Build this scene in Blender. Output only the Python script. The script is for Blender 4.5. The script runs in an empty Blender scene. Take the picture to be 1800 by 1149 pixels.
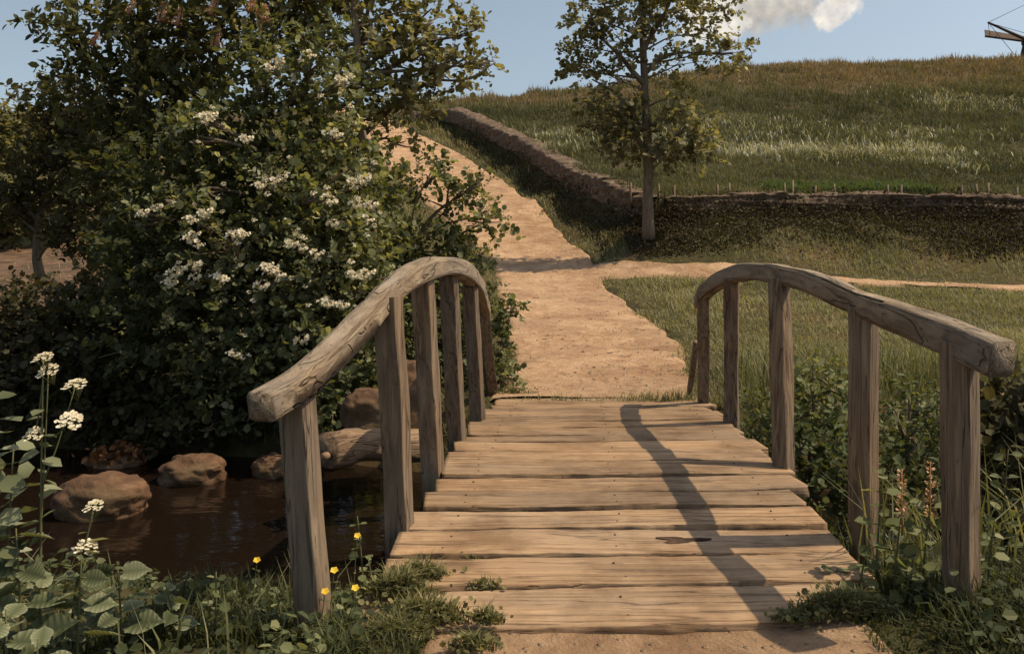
import bpy, math, random
import numpy as np
from mathutils import Vector, Matrix
S = bpy.context.scene
COL = S.collection
rng = np.random.default_rng(7)
F, HOR, EYE = 1400.0, 440.0, 1.35          # focal length (px of the 1800 px picture), eye level row, eye height

def W(px, py, Y):
    """world point seen at picture position (px, py) when it stands Y metres away"""
    return np.array([(px - 900.0) * Y / F, Y, EYE + (HOR - py) * Y / F])

# ------------------------------------------------------------------ noise
def _hash(ix, iy, iz, seed):
    h = (ix * 374761393 + iy * 668265263 + iz * 2147483647 + seed * 974711) & 0xFFFFFFFF
    h = ((h ^ (h >> 13)) * 1274126177) & 0xFFFFFFFF
    h = (h ^ (h >> 16)) & 0xFFFFFFFF
    return h.astype(np.float64) / 4294967295.0
def vnoise(P, freq=1.0, seed=0, octaves=1):
    P = np.asarray(P, float); out = np.zeros(P.shape[0]); amp = 1.0; tot = 0
    for o in range(octaves):
        Q = P * freq; I = np.floor(Q).astype(np.int64); f = Q - I; f = f * f * (3 - 2 * f)
        r = 0
        for dx in (0, 1):
            for dy in (0, 1):
                for dz in (0, 1):
                    w = (f[:, 0] if dx else 1 - f[:, 0]) * (f[:, 1] if dy else 1 - f[:, 1]) * (f[:, 2] if dz else 1 - f[:, 2])
                    r = r + w * _hash(I[:, 0] + dx, I[:, 1] + dy, I[:, 2] + dz, seed + o * 17)
        out += amp * (r * 2 - 1); tot += amp; amp *= 0.5; freq *= 2.03
    return out / tot
def sst(a, b, x):
    t = np.clip((x - a) / (b - a), 0, 1); return t * t * (3 - 2 * t)
def norm(v):
    return v / np.maximum(np.linalg.norm(v, axis=-1, keepdims=True), 1e-9)

# ------------------------------------------------------------------ mesh building
class MB:
    def __init__(self): self.V = []; self.F = []; self.A = []; self.M = []; self.n = 0
    def add(self, V, faces, attr=None, mi=0):
        V = np.asarray(V, float).reshape(-1, 3)
        for f in faces:
            f = np.asarray(f, np.int64)
            if f.size: self.F.append(f + self.n); self.M.append(np.full(len(f), mi))
        self.V.append(V); self.n += len(V)
        if attr is None: attr = np.zeros(len(V))
        self.A.append(np.broadcast_to(np.asarray(attr, float), (len(V),)))
    def build(self, name, mats, parent=None, smooth=True, loc=None):
        V = np.concatenate(self.V); A = np.concatenate(self.A)
        if loc is not None: V = V - np.asarray(loc)
        me = bpy.data.meshes.new(name)
        me.vertices.add(len(V)); me.vertices.foreach_set('co', V.astype(np.float32).ravel())
        tot = np.concatenate([np.full(len(f), f.shape[1]) for f in self.F])
        idx = np.concatenate([f.ravel() for f in self.F]); mi = np.concatenate(self.M)
        me.loops.add(len(idx)); me.loops.foreach_set('vertex_index', idx.astype(np.int32))
        me.polygons.add(len(tot))
        st = np.concatenate([[0], np.cumsum(tot)[:-1]])
        me.polygons.foreach_set('loop_start', st.astype(np.int32))
        me.polygons.foreach_set('material_index', mi.astype(np.int32))
        me.polygons.foreach_set('use_smooth', np.full(len(tot), smooth))
        me.update(calc_edges=True); me.validate()
        a = me.attributes.new('rnd', 'FLOAT', 'POINT'); a.data.foreach_set('value', A.astype(np.float32))
        for m in (mats if isinstance(mats, (list, tuple)) else [mats]): me.materials.append(m)
        o = bpy.data.objects.new(name, me); COL.objects.link(o)
        if loc is not None: o.location = loc
        if parent is not None:
            o.parent = parent
            o.location = (Vector(loc) - Vector(parent['base']) if loc is not None else -Vector(parent['base']))
        return o

def empty(name, loc):
    o = bpy.data.objects.new(name, None); COL.objects.link(o); o.location = [float(v) for v in loc]
    o.empty_display_size = 0.1; o['base'] = [float(v) for v in loc]; return o
def tag(o, label, cat=None, group=None, kind=None):
    if label: o['label'] = label
    if cat: o['category'] = cat
    if group: o['group'] = group
    if kind: o['kind'] = kind
    return o
def copy_tree(o, loc, rz=0.0, s=1.0):
    c = o.copy(); COL.objects.link(c); c.location = loc; c.rotation_euler = (0, 0, rz); c.scale = (s, s, s)
    c['base'] = [float(v) for v in loc]
    for ch in o.children:
        d = ch.copy(); COL.objects.link(d); d.parent = c
        for g in ch.children:
            e = g.copy(); COL.objects.link(e); e.parent = d
    return c

def spline(P, n):
    """Catmull-Rom through P, n points evenly in parameter"""
    P = np.asarray(P, float); m = len(P)
    E = np.vstack([2 * P[0] - P[1], P, 2 * P[-1] - P[-2]])
    t = np.linspace(0, m - 1 - 1e-9, n); i = t.astype(int); f = (t - i)[:, None]
    a, b, c, d = E[i], E[i + 1], E[i + 2], E[i + 3]
    return 0.5 * (2 * b + (c - a) * f + (2 * a - 5 * b + 4 * c - d) * f ** 2 + (3 * b - a - 3 * c + d) * f ** 3)
def circ(m, ph=0): a = np.arange(m) * 2 * np.pi / m + ph; return np.stack([np.cos(a), np.sin(a)], 1)
def squircle(m, w, h, p=0.42):
    a = np.arange(m) * 2 * np.pi / m + np.pi / m; c, s = np.cos(a), np.sin(a)
    return np.stack([np.sign(c) * np.abs(c) ** p * w / 2, np.sign(s) * np.abs(s) ** p * h / 2], 1)
def sweep(path, sec, rad=1.0, side=None, cap=True):
    """sweeps sec (m,2) along path (n,3); first section axis follows `side`"""
    path = np.asarray(path, float); n = len(path); m = len(sec)
    T = norm(np.gradient(path, axis=0))
    if side is None:
        side = np.array([1.0, 0, 0]) if abs(T[0, 0]) < 0.8 else np.array([0, 1.0, 0])
    side = np.broadcast_to(np.asarray(side, float), (n, 3))
    A = norm(side - (side * T).sum(1, keepdims=True) * T); B = np.cross(T, A)
    rad = np.broadcast_to(np.asarray(rad, float), (n,))
    V = path[:, None, :] + rad[:, None, None] * (sec[None, :, 0, None] * A[:, None, :] + sec[None, :, 1, None] * B[:, None, :])
    i = np.arange(n - 1)[:, None] * m; j = np.arange(m)[None, :]; j2 = (j + 1) % m
    q = np.stack([i + j, i + j2, i + m + j2, i + m + j], -1).reshape(-1, 4)
    faces = [q]
    if cap: faces += [np.arange(m)[::-1][None, :], (np.arange(m) + (n - 1) * m)[None, :]]
    return V.reshape(-1, 3), faces

def grain_attr(o, n, m, length, r):
    a = o.data.attributes.new('grain', 'FLOAT_VECTOR', 'POINT'); k = len(o.data.vertices); v = np.zeros((k, 3)); q = n * m
    an = np.tile(np.arange(m), n) * 2 * np.pi / m; v[:q] = np.c_[np.cos(an) * r, np.sin(an) * r, np.repeat(np.linspace(0, length, n), m)]
    a.data.foreach_set('vector', v.astype(np.float32).ravel())
# ------------------------------------------------------------------ leaves and blades
LEAF = np.array([[0, 0, 0], [.3, .26, .07], [.68, .27, .06], [1, 0, -.05], [.68, -.27, .06], [.3, -.26, .07]])
LEAF_F = [np.array([[0, 3, 2, 1], [0, 5, 4, 3]])]
ROUND = np.array([[0, 0, 0], [.22, .36, .08], [.72, .40, .07], [1, 0, -.05], [.72, -.40, .07], [.22, -.36, .08]])
def _nettle(m=15):
    t = np.linspace(0, 1, m); w = .40 * np.sin(np.pi * np.minimum(1, t * .94 + .06)) ** .75 * (1 - t) ** .32 * 1.15; w[-1] = 0; w[0] = .16
    mid = np.c_[t, 0 * t, -.10 * t ** 2]; sh = .028 * np.where(np.arange(m) % 2, 1, -1)
    ed = np.c_[t - .12 * (t < .2) - .04 + sh * .6, w, .09 * w / .4 - .12 * t ** 2 + .02]
    ed[-1] = [1.02, .004, -.11]
    V = np.vstack([mid, ed, ed * [1, -1, 1]]); i = np.arange(m - 1)
    return V, [np.vstack([np.stack([i, i + 1, m + i + 1, m + i], 1), np.stack([i, 2 * m + i, 2 * m + i + 1, i + 1], 1)])]
NETTLE, NETTLE_F = _nettle()
HEART = np.array([[0, 0, 0], [-.08, .2, .05], [.1, .4, .07], [.35, .42, .06], [.62, .28, .03], [1, 0, -.12],
                  [.62, -.28, .03], [.35, -.42, .06], [.1, -.4, .07], [-.08, -.2, .05], [.3, 0, -.0], [.62, 0, -.03]])
HEART_F = [np.array([[0, 10, 2, 1], [10, 11, 4, 3], [0, 9, 8, 10], [10, 7, 6, 11]]), np.array([[10, 3, 2], [11, 5, 4], [10, 8, 7], [11, 6, 5]])]
def place(shape, faces, P, D, N, size, attr):
    n = len(P); k = len(shape)
    D = norm(D); Sd = norm(np.cross(N, D)); N2 = np.cross(D, Sd)
    size = np.broadcast_to(size, (n,))[:, None, None]
    V = P[:, None] + size * (shape[None, :, 0, None] * D[:, None] + shape[None, :, 1, None] * Sd[:, None] + shape[None, :, 2, None] * N2[:, None])
    off = (np.arange(n) * k)
    fs = [(f[None] + off[:, None, None]).reshape(-1, f.shape[1]) for f in faces]
    return V.reshape(-1, 3), fs, np.repeat(np.broadcast_to(attr, (n,)), k)
def blades(P, h, w, lean, attr):
    n = len(P); a = rng.uniform(0, 2 * np.pi, n)
    d = np.stack([np.cos(a), np.sin(a), 0 * a], 1); s = np.stack([-d[:, 1], d[:, 0], 0 * a], 1)
    h = np.broadcast_to(h, (n,))[:, None]; w = np.broadcast_to(w, (n,))[:, None]; lean = np.broadcast_to(lean, (n,))[:, None]
    up = np.array([0, 0, 1.0])
    m1 = P + up * h * .5 + d * h * lean * .28
    tip = P + up * h * (1 - .35 * lean) + d * h * lean
    V = np.stack([P - s * w, P + s * w, m1 - s * w * .8, m1 + s * w * .8, tip], 1)
    o = np.arange(n)[:, None] * 5
    return V.reshape(-1, 3), [np.concatenate([o, o + 1, o + 3, o + 2], 1), np.concatenate([o + 2, o + 3, o + 4], 1)], np.repeat(np.broadcast_to(attr, (n,)), 5)
def rdir(n): return norm(rng.normal(size=(n, 3)))

# ------------------------------------------------------------------ materials
class NT:
    def __init__(self, name):
        self.m = bpy.data.materials.new(name); self.m.use_nodes = True
        self.t = self.m.node_tree; self.t.nodes.clear()
    def n(self, typ, ins=None, **kw):
        x = self.t.nodes.new(typ)
        for k, v in kw.items(): setattr(x, k, v)
        for k, v in (ins or {}).items():
            if isinstance(v, tuple) and len(v) == 2 and hasattr(v[0], 'bl_idname'): self.t.links.new(v[0].outputs[v[1]], x.inputs[k])
            else: x.inputs[k].default_value = v
        return x
    def ramp(self, src, stops):
        r = self.n('ShaderNodeValToRGB', {0: src}); e = r.color_ramp.elements
        while len(e) < len(stops): e.new(0.5)
        for i, (p, c) in enumerate(stops): e[i].position = p; e[i].color = (*c, 1)
        return r
    def mix(self, fac, a, b, mode='MIX'):
        x = self.n('ShaderNodeMix', data_type='RGBA', blend_type=mode)
        for k, v in ((0, fac), (6, a), (7, b)):
            if isinstance(v, tuple) and hasattr(v[0], 'bl_idname'): self.t.links.new(v[0].outputs[v[1]], x.inputs[k])
            elif isinstance(v, tuple): x.inputs[k].default_value = (*v, 1)
            else: x.inputs[k].default_value = v
        return x
    def coord(self, scale=(1, 1, 1), which='Object'):
        tc = self.n('ShaderNodeTexCoord'); return self.n('ShaderNodeMapping', {'Vector': (tc, which), 'Scale': scale})
    def noise(self, co, scale, detail=6, rough=.6, dist=0.0):
        return self.n('ShaderNodeTexNoise', {'Vector': (co, 0), 'Scale': scale, 'Detail': detail, 'Roughness': rough, 'Distortion': dist})
    def bump(self, src, strength=.4, dist=.02, nrm=None):
        i = {'Height': src, 'Strength': strength, 'Distance': dist}
        if nrm: i['Normal'] = (nrm, 0)
        return self.n('ShaderNodeBump', i)
    def out(self, sh, disp=None):
        o = self.n('ShaderNodeOutputMaterial', {'Surface': (sh, 0)}); return self.m
    def bsdf(self, col, rough=.8, bump=None, spec=.3):
        i = {'Base Color': col if isinstance(col, tuple) and hasattr(col[0], 'bl_idname') else (*col, 1), 'Roughness': rough, 'Specular IOR Level': spec}
        if bump: i['Normal'] = (bump, 0)
        return self.n('ShaderNodeBsdfPrincipled', i)

def leaf_mat(name, stops, trans=.3, rough=.5):
    t = NT(name); a = t.n('ShaderNodeAttribute', attribute_name='rnd')
    r = t.ramp((a, 'Fac'), stops)
    b = t.bsdf((r, 0), rough, spec=.16)
    tc = t.mix(1.0, (r, 0), (1.25, 1.15, .5), 'MULTIPLY')
    tr = t.n('ShaderNodeBsdfTranslucent', {'Color': (tc, 2)})
    mx = t.n('ShaderNodeMixShader', {0: trans, 1: (b, 0), 2: (tr, 0)})
    return t.out(mx)
def wood_mat(name, dark, mid, light, grain, gscale=1.0, grey=(.30, .29, .27), greyamt=.5, bump=.5, attr=None):
    """grain = mapping scale; the small number is the fibre direction"""
    t = NT(name); info = t.n('ShaderNodeObjectInfo')
    tc = (t.n('ShaderNodeAttribute', attribute_name=attr), 'Vector') if attr else (t.n('ShaderNodeTexCoord'), 'Object')
    off = t.n('ShaderNodeVectorMath', {0: tc}, operation='ADD')
    sc = t.n('ShaderNodeVectorMath', {0: (info, 'Random'), 1: (37.0, 91.0, 53.0)}, operation='MULTIPLY'); t.t.links.new(sc.outputs[0], off.inputs[1])
    co = t.n('ShaderNodeMapping', {'Vector': (off, 0), 'Scale': grain})
    big = t.n('ShaderNodeMapping', {'Vector': (off, 0), 'Scale': tuple(math.sqrt(g) * .9 for g in grain)})
    n1 = t.noise(co, 1.2 * gscale, 8, .65, .6); n2 = t.noise(big, .7, 5, .6); n3 = t.noise(co, 4.0 * gscale, 3, .6)
    r = t.ramp((n1, 0), [(.28, dark), (.47, mid), (.72, light)])
    g = t.ramp((n2, 0), [(.40, (0, 0, 0)), (.66, (1, 1, 1))])
    gm = t.n('ShaderNodeMath', {0: (g, 0), 1: greyamt}, operation='MULTIPLY')
    c = t.mix((gm, 0), (r, 0), grey)
    crack = t.ramp((n3, 0), [(.27, (.25, .22, .2)), (.36, (1, 1, 1))])
    c2 = t.mix(.8, (c, 2), (crack, 0), 'MULTIPLY')
    ln = t.n('ShaderNodeMapping', {'Vector': (off, 0), 'Scale': tuple(g * (.45 if g > 8 else .35) for g in grain)}); n4 = t.noise(ln, 1.0, 3, .5, .3)
    d4 = t.n('ShaderNodeMath', {0: (n4, 0), 1: .5}, operation='SUBTRACT'); a4 = t.n('ShaderNodeMath', {0: (d4, 0)}, operation='ABSOLUTE')
    sp = t.ramp((a4, 0), [(.002, (.22, .18, .15)), (.010, (1, 1, 1))]); c2 = t.mix(.5, (c2, 2), (sp, 0), 'MULTIPLY')
    rv = t.n('ShaderNodeMapRange', {0: (info, 'Random'), 3: .78, 4: 1.18})
    hsv = t.n('ShaderNodeHueSaturation', {'Value': (rv, 0), 'Color': (c2, 2)})
    h0 = t.n('ShaderNodeMath', {0: (n1, 0), 1: (crack, 0)}, operation='ADD'); h = t.n('ShaderNodeMath', {0: (h0, 0), 1: (sp, 0)}, operation='ADD')
    return t.out(t.bsdf((hsv, 0), .78, t.bump((h, 0), bump, .02), .25))

M = {}
M['plank'] = wood_mat('plank_wood', (.13, .076, .038), (.31, .193, .106), (.45, .296, .168), (1.3, 24, 24), 1, (.265, .205, .15), .5, .65)
_t = M['plank'].node_tree; _b = next(n for n in _t.nodes if n.bl_idname == 'ShaderNodeBsdfPrincipled'); _src = _b.inputs['Base Color'].links[0].from_socket
_g = _t.nodes.new('ShaderNodeNewGeometry'); _n = _t.nodes.new('ShaderNodeTexNoise'); _n.inputs['Scale'].default_value = 2.3; _n.inputs['Detail'].default_value = 7; _n.inputs['Roughness'].default_value = .68; _t.links.new(_g.outputs['Position'], _n.inputs['Vector'])
_r = _t.nodes.new('ShaderNodeValToRGB'); _r.color_ramp.elements[0].position = .36; _r.color_ramp.elements[0].color = (.50, .45, .40, 1); _r.color_ramp.elements[1].position = .56; _r.color_ramp.elements[1].color = (1, 1, 1, 1); _t.links.new(_n.outputs[0], _r.inputs[0])
_m = _t.nodes.new('ShaderNodeMix'); _m.data_type = 'RGBA'; _m.blend_type = 'MULTIPLY'; _m.inputs[0].default_value = .8; _t.links.new(_src, _m.inputs[6]); _t.links.new(_r.outputs[0], _m.inputs[7]); _t.links.new(_m.outputs[2], _b.inputs['Base Color'])
M['rail'] = wood_mat('rail_wood', (.095, .062, .038), (.27, .195, .125), (.50, .39, .265), (30, 30, 2.6), 1, (.25, .228, .205), .55, .9, 'grain')
M['post'] = wood_mat('post_wood', (.05, .031, .019), (.16, .105, .064), (.31, .22, .135), (26, 26, 1.5), 1, (.22, .19, .155), .5, .8)
M['log'] = wood_mat('log_wood', (.07, .042, .026), (.19, .118, .07), (.32, .21, .13), (24, 24, 2.2), 1, (.20, .165, .13), .4, .9, 'grain')
def bark():
    t = NT('bark'); co = t.coord((9, 9, 2.2)); n = t.noise(co, 1.5, 8, .65, .4); n2 = t.noise(co, .4, 3, .5)
    r = t.ramp((n, 0), [(.3, (.06, .042, .028)), (.52, (.18, .135, .09)), (.75, (.34, .27, .19))])
    c = t.mix((n2, 0), (r, 0), (.16, .125, .09))
    return t.out(t.bsdf((c, 2), .9, t.bump((n, 0), .9, .04), .15))
M['bark'] = bark()
M['leaf_hawthorn'] = leaf_mat('leaf_hawthorn', [(0, (.034, .038, .018)), (.3, (.082, .092, .043)), (.6, (.17, .185, .088)), (.85, (.28, .292, .16)), (1, (.48, .47, .33))], .44, .6)
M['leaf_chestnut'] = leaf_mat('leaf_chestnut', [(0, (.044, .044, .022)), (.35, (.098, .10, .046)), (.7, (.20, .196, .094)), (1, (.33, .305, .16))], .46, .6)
M['leaf_light'] = leaf_mat('leaf_light', [(0, (.075, .073, .036)), (.5, (.19, .18, .09)), (.85, (.29, .272, .15)), (1, (.46, .44, .30))], .45, .6)
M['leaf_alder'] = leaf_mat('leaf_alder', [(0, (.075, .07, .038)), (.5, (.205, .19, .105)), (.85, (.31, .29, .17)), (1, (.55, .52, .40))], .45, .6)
M['leaf_dark'] = leaf_mat('leaf_dark', [(0, (.04, .036, .02)), (.7, (.095, .086, .042)), (1, (.18, .162, .08))], .38, .6)
M['leaf_herb'] = leaf_mat('leaf_herb', [(0, (.045, .056, .028)), (.45, (.12, .135, .07)), (.8, (.22, .232, .14)), (1, (.36, .36, .25))], .3, .6)
M['leaf_weed'] = leaf_mat('leaf_weed', [(0, (.055, .068, .03)), (.6, (.135, .155, .066)), (1, (.28, .28, .145))], .38, .6)
M['bramble_shade'] = leaf_mat('bramble_shade', [(0, (.032, .024, .014)), (.5, (.075, .06, .031)), (.75, (.10, .095, .046)), (1, (.17, .17, .085))], .25, .8)  # very dark leaf ramp, carries the shade of the bank face
M['grass_tall'] = leaf_mat('grass_tall', [(0, (.06, .066, .03)), (.6, (.13, .138, .062)), (1, (.30, .28, .16))], .35, .7)
M['leaf_cover'] = leaf_mat('leaf_cover', [(0, (.035, .044, .02)), (.6, (.08, .095, .042)), (1, (.19, .195, .10))], .35, .6)
M['grass_bright'] = leaf_mat('grass_bright', [(0, (.055, .085, .035)), (1, (.11, .15, .06))], .35, .7)
M['grass_tuft'] = leaf_mat('grass_tuft', [(0, (.05, .052, .022)), (.6, (.12, .12, .05)), (.9, (.21, .195, .085)), (1, (.32, .28, .14))], .35, .7)
M['leaf_rust'] = leaf_mat('leaf_rust', [(0, (.12, .05, .02)), (1, (.25, .12, .05))], .2, .6)
M['stem'] = leaf_mat('stem_green', [(0, (.07, .075, .035)), (1, (.13, .13, .06))], .05, .6)
M['petal'] = leaf_mat('white_petal', [(0, (.55, .47, .33)), (.6, (.76, .70, .56)), (1, (.83, .79, .68))], .3, .6)
M['pink'] = leaf_mat('pink_petal', [(0, (.42, .22, .13)), (.6, (.58, .35, .22)), (1, (.72, .52, .36))], .3, .6)
M['yellow'] = leaf_mat('yellow_petal', [(0, (.6, .38, .03)), (1, (.75, .55, .06))], .2, .5)
M['grass_field'] = leaf_mat('grass_field', [(0, (.07, .074, .038)), (.35, (.13, .13, .068)), (.58, (.175, .16, .088)), (.8, (.205, .152, .088)), (1, (.27, .20, .125))], .3, .7)
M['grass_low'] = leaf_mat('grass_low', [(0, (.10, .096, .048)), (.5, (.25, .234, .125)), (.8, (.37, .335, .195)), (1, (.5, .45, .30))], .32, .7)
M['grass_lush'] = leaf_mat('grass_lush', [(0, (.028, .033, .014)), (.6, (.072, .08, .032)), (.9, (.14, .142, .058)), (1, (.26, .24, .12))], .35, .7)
M['grass_pale'] = leaf_mat('grass_pale', [(0, (.20, .195, .13)), (.5, (.38, .365, .265)), (1, (.66, .63, .51))], .25, .7)

def ground_mat():
    t = NT('ground_earth'); co = t.coord(); n = t.noise(co, .5, 8, .6); n2 = t.noise(co, 5, 8, .7); n3 = t.noise(co, .08, 4, .6)
    g = t.ramp((n2, 0), [(.3, (.022, .02, .010)), (.55, (.06, .052, .022)), (.8, (.11, .092, .04))])
    d = t.ramp((n2, 0), [(.3, (.05, .032, .018)), (.6, (.115, .075, .04)), (.8, (.17, .115, .065))])
    m = t.ramp((n, 0), [(.5, (0, 0, 0)), (.68, (1, 1, 1))])
    c = t.mix((m, 0), (g, 0), (d, 0))
    # dry heath towards the top of the hill
    tc = t.n('ShaderNodeTexCoord'); sx = t.n('ShaderNodeSeparateXYZ', {0: (tc, 'Object')})
    a = t.n('ShaderNodeMath', {0: (n3, 0), 1: 7.0}, operation='MULTIPLY'); b = t.n('ShaderNodeMath', {0: (sx, 2), 1: (a, 0)}, operation='ADD')
    dr = t.n('ShaderNodeMapRange', {0: (b, 0), 1: 16.0, 2: 22.5})
    heath = t.ramp((n2, 0), [(.3, (.07, .04, .02)), (.7, (.19, .115, .055))])
    c2 = t.mix((dr, 0), (c, 2), (heath, 0))
    return t.out(t.bsdf((c2, 2), .95, t.bump((n2, 0), .6, .05), .1))
M['ground'] = ground_mat()
def path_mat():
    t = NT('sandy_path'); co = t.coord(); n = t.noise(co, .8, 8, .6); n2 = t.noise(co, 9, 9, .72); n3 = t.noise(co, 2.6, 6, .65, .5)
    c = t.ramp((n3, 0), [(.3, (.36, .218, .128)), (.5, (.51, .33, .197)), (.72, (.60, .41, .262))])
    d = t.ramp((n, 0), [(.38, (.60, .55, .51)), (.58, (1, 1, 1))])
    c1 = t.mix(.75, (c, 0), (d, 0), 'MULTIPLY')
    v = t.n('ShaderNodeTexVoronoi', {'Vector': (co, 0), 'Scale': 17.0}); pv = t.ramp((v, 'Distance'), [(.10, (1, 1, 1)), (.2, (0, 0, 0))])
    n5 = t.noise(co, .33, 6, .65, .4); pt5 = t.ramp((n5, 0), [(.42, (0, 0, 0)), (.62, (1, 1, 1))]); pm = t.n('ShaderNodeMath', {0: (pt5, 0), 1: .32}, operation='MULTIPLY'); c1 = t.mix((pm, 0), (c1, 2), (.37, .255, .17)); c2 = t.mix((pv, 0), (c1, 2), (.36, .27, .19))
    gr = t.ramp((n2, 0), [(.28, (.6, .56, .52)), (.55, (1, 1, 1)), (.8, (1.1, 1.1, 1.08))]); c3 = t.mix(.7, (c2, 2), (gr, 0), 'MULTIPLY')
    h = t.n('ShaderNodeMath', {0: (n2, 0), 1: (n3, 0)}, operation='ADD'); h2 = t.n('ShaderNodeMath', {0: (pv, 0), 1: .35}, operation='MULTIPLY'); h3 = t.n('ShaderNodeMath', {0: (h, 0), 1: (h2, 0)}, operation='ADD')
    return t.out(t.bsdf((c3, 2), .95, t.bump((h3, 0), 1.0, .07), .1))
M['path'] = path_mat()
def stone_mat(name, a, b, c):
    t = NT(name); co = t.coord(); n = t.noise(co, 3.2, 9, .65, .3); n2 = t.noise(co, 1.1, 4, .5)
    r = t.ramp((n, 0), [(.3, a), (.5, b), (.72, c)]); m = t.ramp((n2, 0), [(.5, (0, 0, 0)), (.62, (1, 1, 1))])
    moss = t.mix((m, 0), (r, 0), (.07, .065, .03)); cc = t.mix(.35, (r, 0), (moss, 2))
    return t.out(t.bsdf((cc, 2), .85, t.bump((n, 0), .8, .06), .25))
M['stone'] = stone_mat('brown_stone', (.045, .024, .014), (.115, .062, .034), (.23, .138, .078))
M['dike'] = stone_mat('dike_earth', (.045, .028, .019), (.115, .075, .05), (.24, .17, .115))
def water_mat():
    t = NT('dark_water'); co = t.coord((1, 2.2, 1)); n = t.noise(co, 2.2, 4, .5)
    return t.out(t.bsdf((.010, .006, .004), .07, t.bump((n, 0), .3, .05), .4))
M['water'] = water_mat()
def plain(name, col, rough=.8, var=.3, scale=12):
    t = NT(name); co = t.coord(); n = t.noise(co, scale, 6, .6)
    r = t.ramp((n, 0), [(.3, tuple(c * (1 - var) for c in col)), (.7, tuple(min(1, c * (1 + var)) for c in col))])
    return t.out(t.bsdf((r, 0), rough, t.bump((n, 0), .3, .02)))
M['soil'] = plain('brown_soil', (.10, .058, .032), .95, .6, 1.6); M['hole'] = plain('rotten_wood', (.06, .034, .02), .9, .6, 40); M['millwood'] = plain('mill_timber', (.05, .035, .03), .85, .3, 2)
M['sail'] = plain('mill_sail_board', (.21, .15, .115), .9, .25, 3); M['rope'] = plain('rope', (.06, .05, .045))
M['pebble'] = plain('pebble_stone', (.40, .30, .205), .85, .4, 20); M['twig'] = plain('dry_twig', (.16, .11, .07)); M['iron'] = plain('rusty_iron', (.06, .035, .025), .6)

# ------------------------------------------------------------------ terrain
class TPS:
    def __init__(self, pts, lam=.02):
        p = np.array(pts, float); self.c = p[:, :2]; n = len(p)
        K = self.k(self.c, self.c) + lam * np.eye(n); Q = np.hstack([np.ones((n, 1)), self.c])
        A = np.zeros((n + 3, n + 3)); A[:n, :n] = K; A[:n, n:] = Q; A[n:, :n] = Q.T
        s = np.linalg.solve(A, np.concatenate([p[:, 2], np.zeros(3)])); self.w = s[:n]; self.a = s[n:]
    def k(self, a, b):
        d = np.sqrt(((a[:, None] - b[None]) ** 2).sum(-1)); return d          # linear kernel: no overshoot
    def __call__(self, xy):
        out = np.empty(len(xy))
        for i in range(0, len(xy), 40000):
            q = xy[i:i + 40000]; out[i:i + 40000] = self.k(q, self.c) @ self.w + self.a[0] + q @ self.a[1:]
        return out
PATH_ROWS = [(862, 1228, 700, 8.0), (884, 1218, 660, 9.4), (888, 1212, 630, 10.7), (886, 1205, 600, 12.5), (878, 1128, 545, 16.2), (868, 1068, 500, 20.0),
             (864, 1050, 465, 23.2), (832, 1012, 430, 26.0), (785, 972, 388, 30.0), (732, 922, 345, 36.0), (685, 862, 302, 43.0),
             (645, 800, 262, 51.0), (622, 738, 234, 58.0), (606, 690, 212, 63.0), (600, 650, 200, 68.0)]
SIDE_ROWS = [(1000, 468, 482, 21.8), (1100, 466, 479, 21.4), (1200, 468, 481, 20.9), (1300, 470, 489, 20.6), (1420, 478, 500, 20.0),
             (1560, 484, 508, 19.6), (1700, 488, 514, 19.3), (1860, 492, 520, 19.0), (2100, 498, 528, 18.7)]
SHARED = [W(600, 192, 72), W(300, 190, 80), W(0, 195, 85), W(-500, 195, 85), W(820, 178, 74), W(900, 172, 77), (-120, 140, 14), (-20, 120, 14), (80, 140, 18), (0, 320, 10), (-250, 320, 8), (250, 320, 10)]
low = [W(a, y, z) for a, b, y, z in PATH_ROWS] + [W(b, y, z) for a, b, y, z in PATH_ROWS]
low += [W(px, (t + b) / 2, z) for px, t, b, z in SIDE_ROWS]
low += [W(*p) for p in [(1085, 408, 25.2), (960, 350, 33), (880, 300, 42), (830, 265, 50), (750, 222, 61),
        (1500, 622, 11), (1800, 622, 11), (1400, 540, 15.5), (1800, 570, 13.5), (2400, 570, 13.5), (1250, 600, 12.5), (1600, 530, 16.8), (1250, 520, 17.5),
        (1100, 432, 23.2), (1150, 436, 22.8), (1080, 455, 22.4), (1500, 462, 21.5), (1800, 470, 21.2), (1140, 411, 23.2), (1300, 398, 23.2), (1500, 388, 23.6), (1800, 398, 23.6), (2400, 400, 23.6), (1500, 425, 22.6), (1800, 435, 22.4),
        (60, 445, 28), (300, 440, 28), (-300, 445, 28), (500, 300, 45), (300, 250, 60), (0, 290, 62), (-500, 290, 62), (500, 470, 20), (100, 520, 18), (-200, 520, 18)]]
low += [(-4, 2, 0), (0, 2, -.05), (.6, 2, -.05), (3, 2, -.04), (-5, -12, 0), (5, -12, 0), (0, -3, -.05), (.4, 2.85, -.06), (-.72, 3, -.1), (-.5, 3.4, -.12), (1.66, 2.9, .05), (1.9, 3.2, .0), (1.6, 3.5, -.1), (4, 3.4, 0), (-3, 3, -.05), (-7, 4, 0), (9, 4.5, 0),
        (-1.2, 9, -.2), (-4, 10, -.25), (-9, 10, 0), (3, 8.8, -.14), (6, 8.6, -.12), (12, 9, 0), (0.7, 5.8, -.1), (-.6, 2.65, .03), (-.42, 2.8, .0), (-40, 5, 1.5), (50, 8, .5), (-60, -60, 1), (60, -60, 1), (-3, 6.6, -.15), (4, 6, -.1)]
low += SHARED
low = TPS(low)
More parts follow.
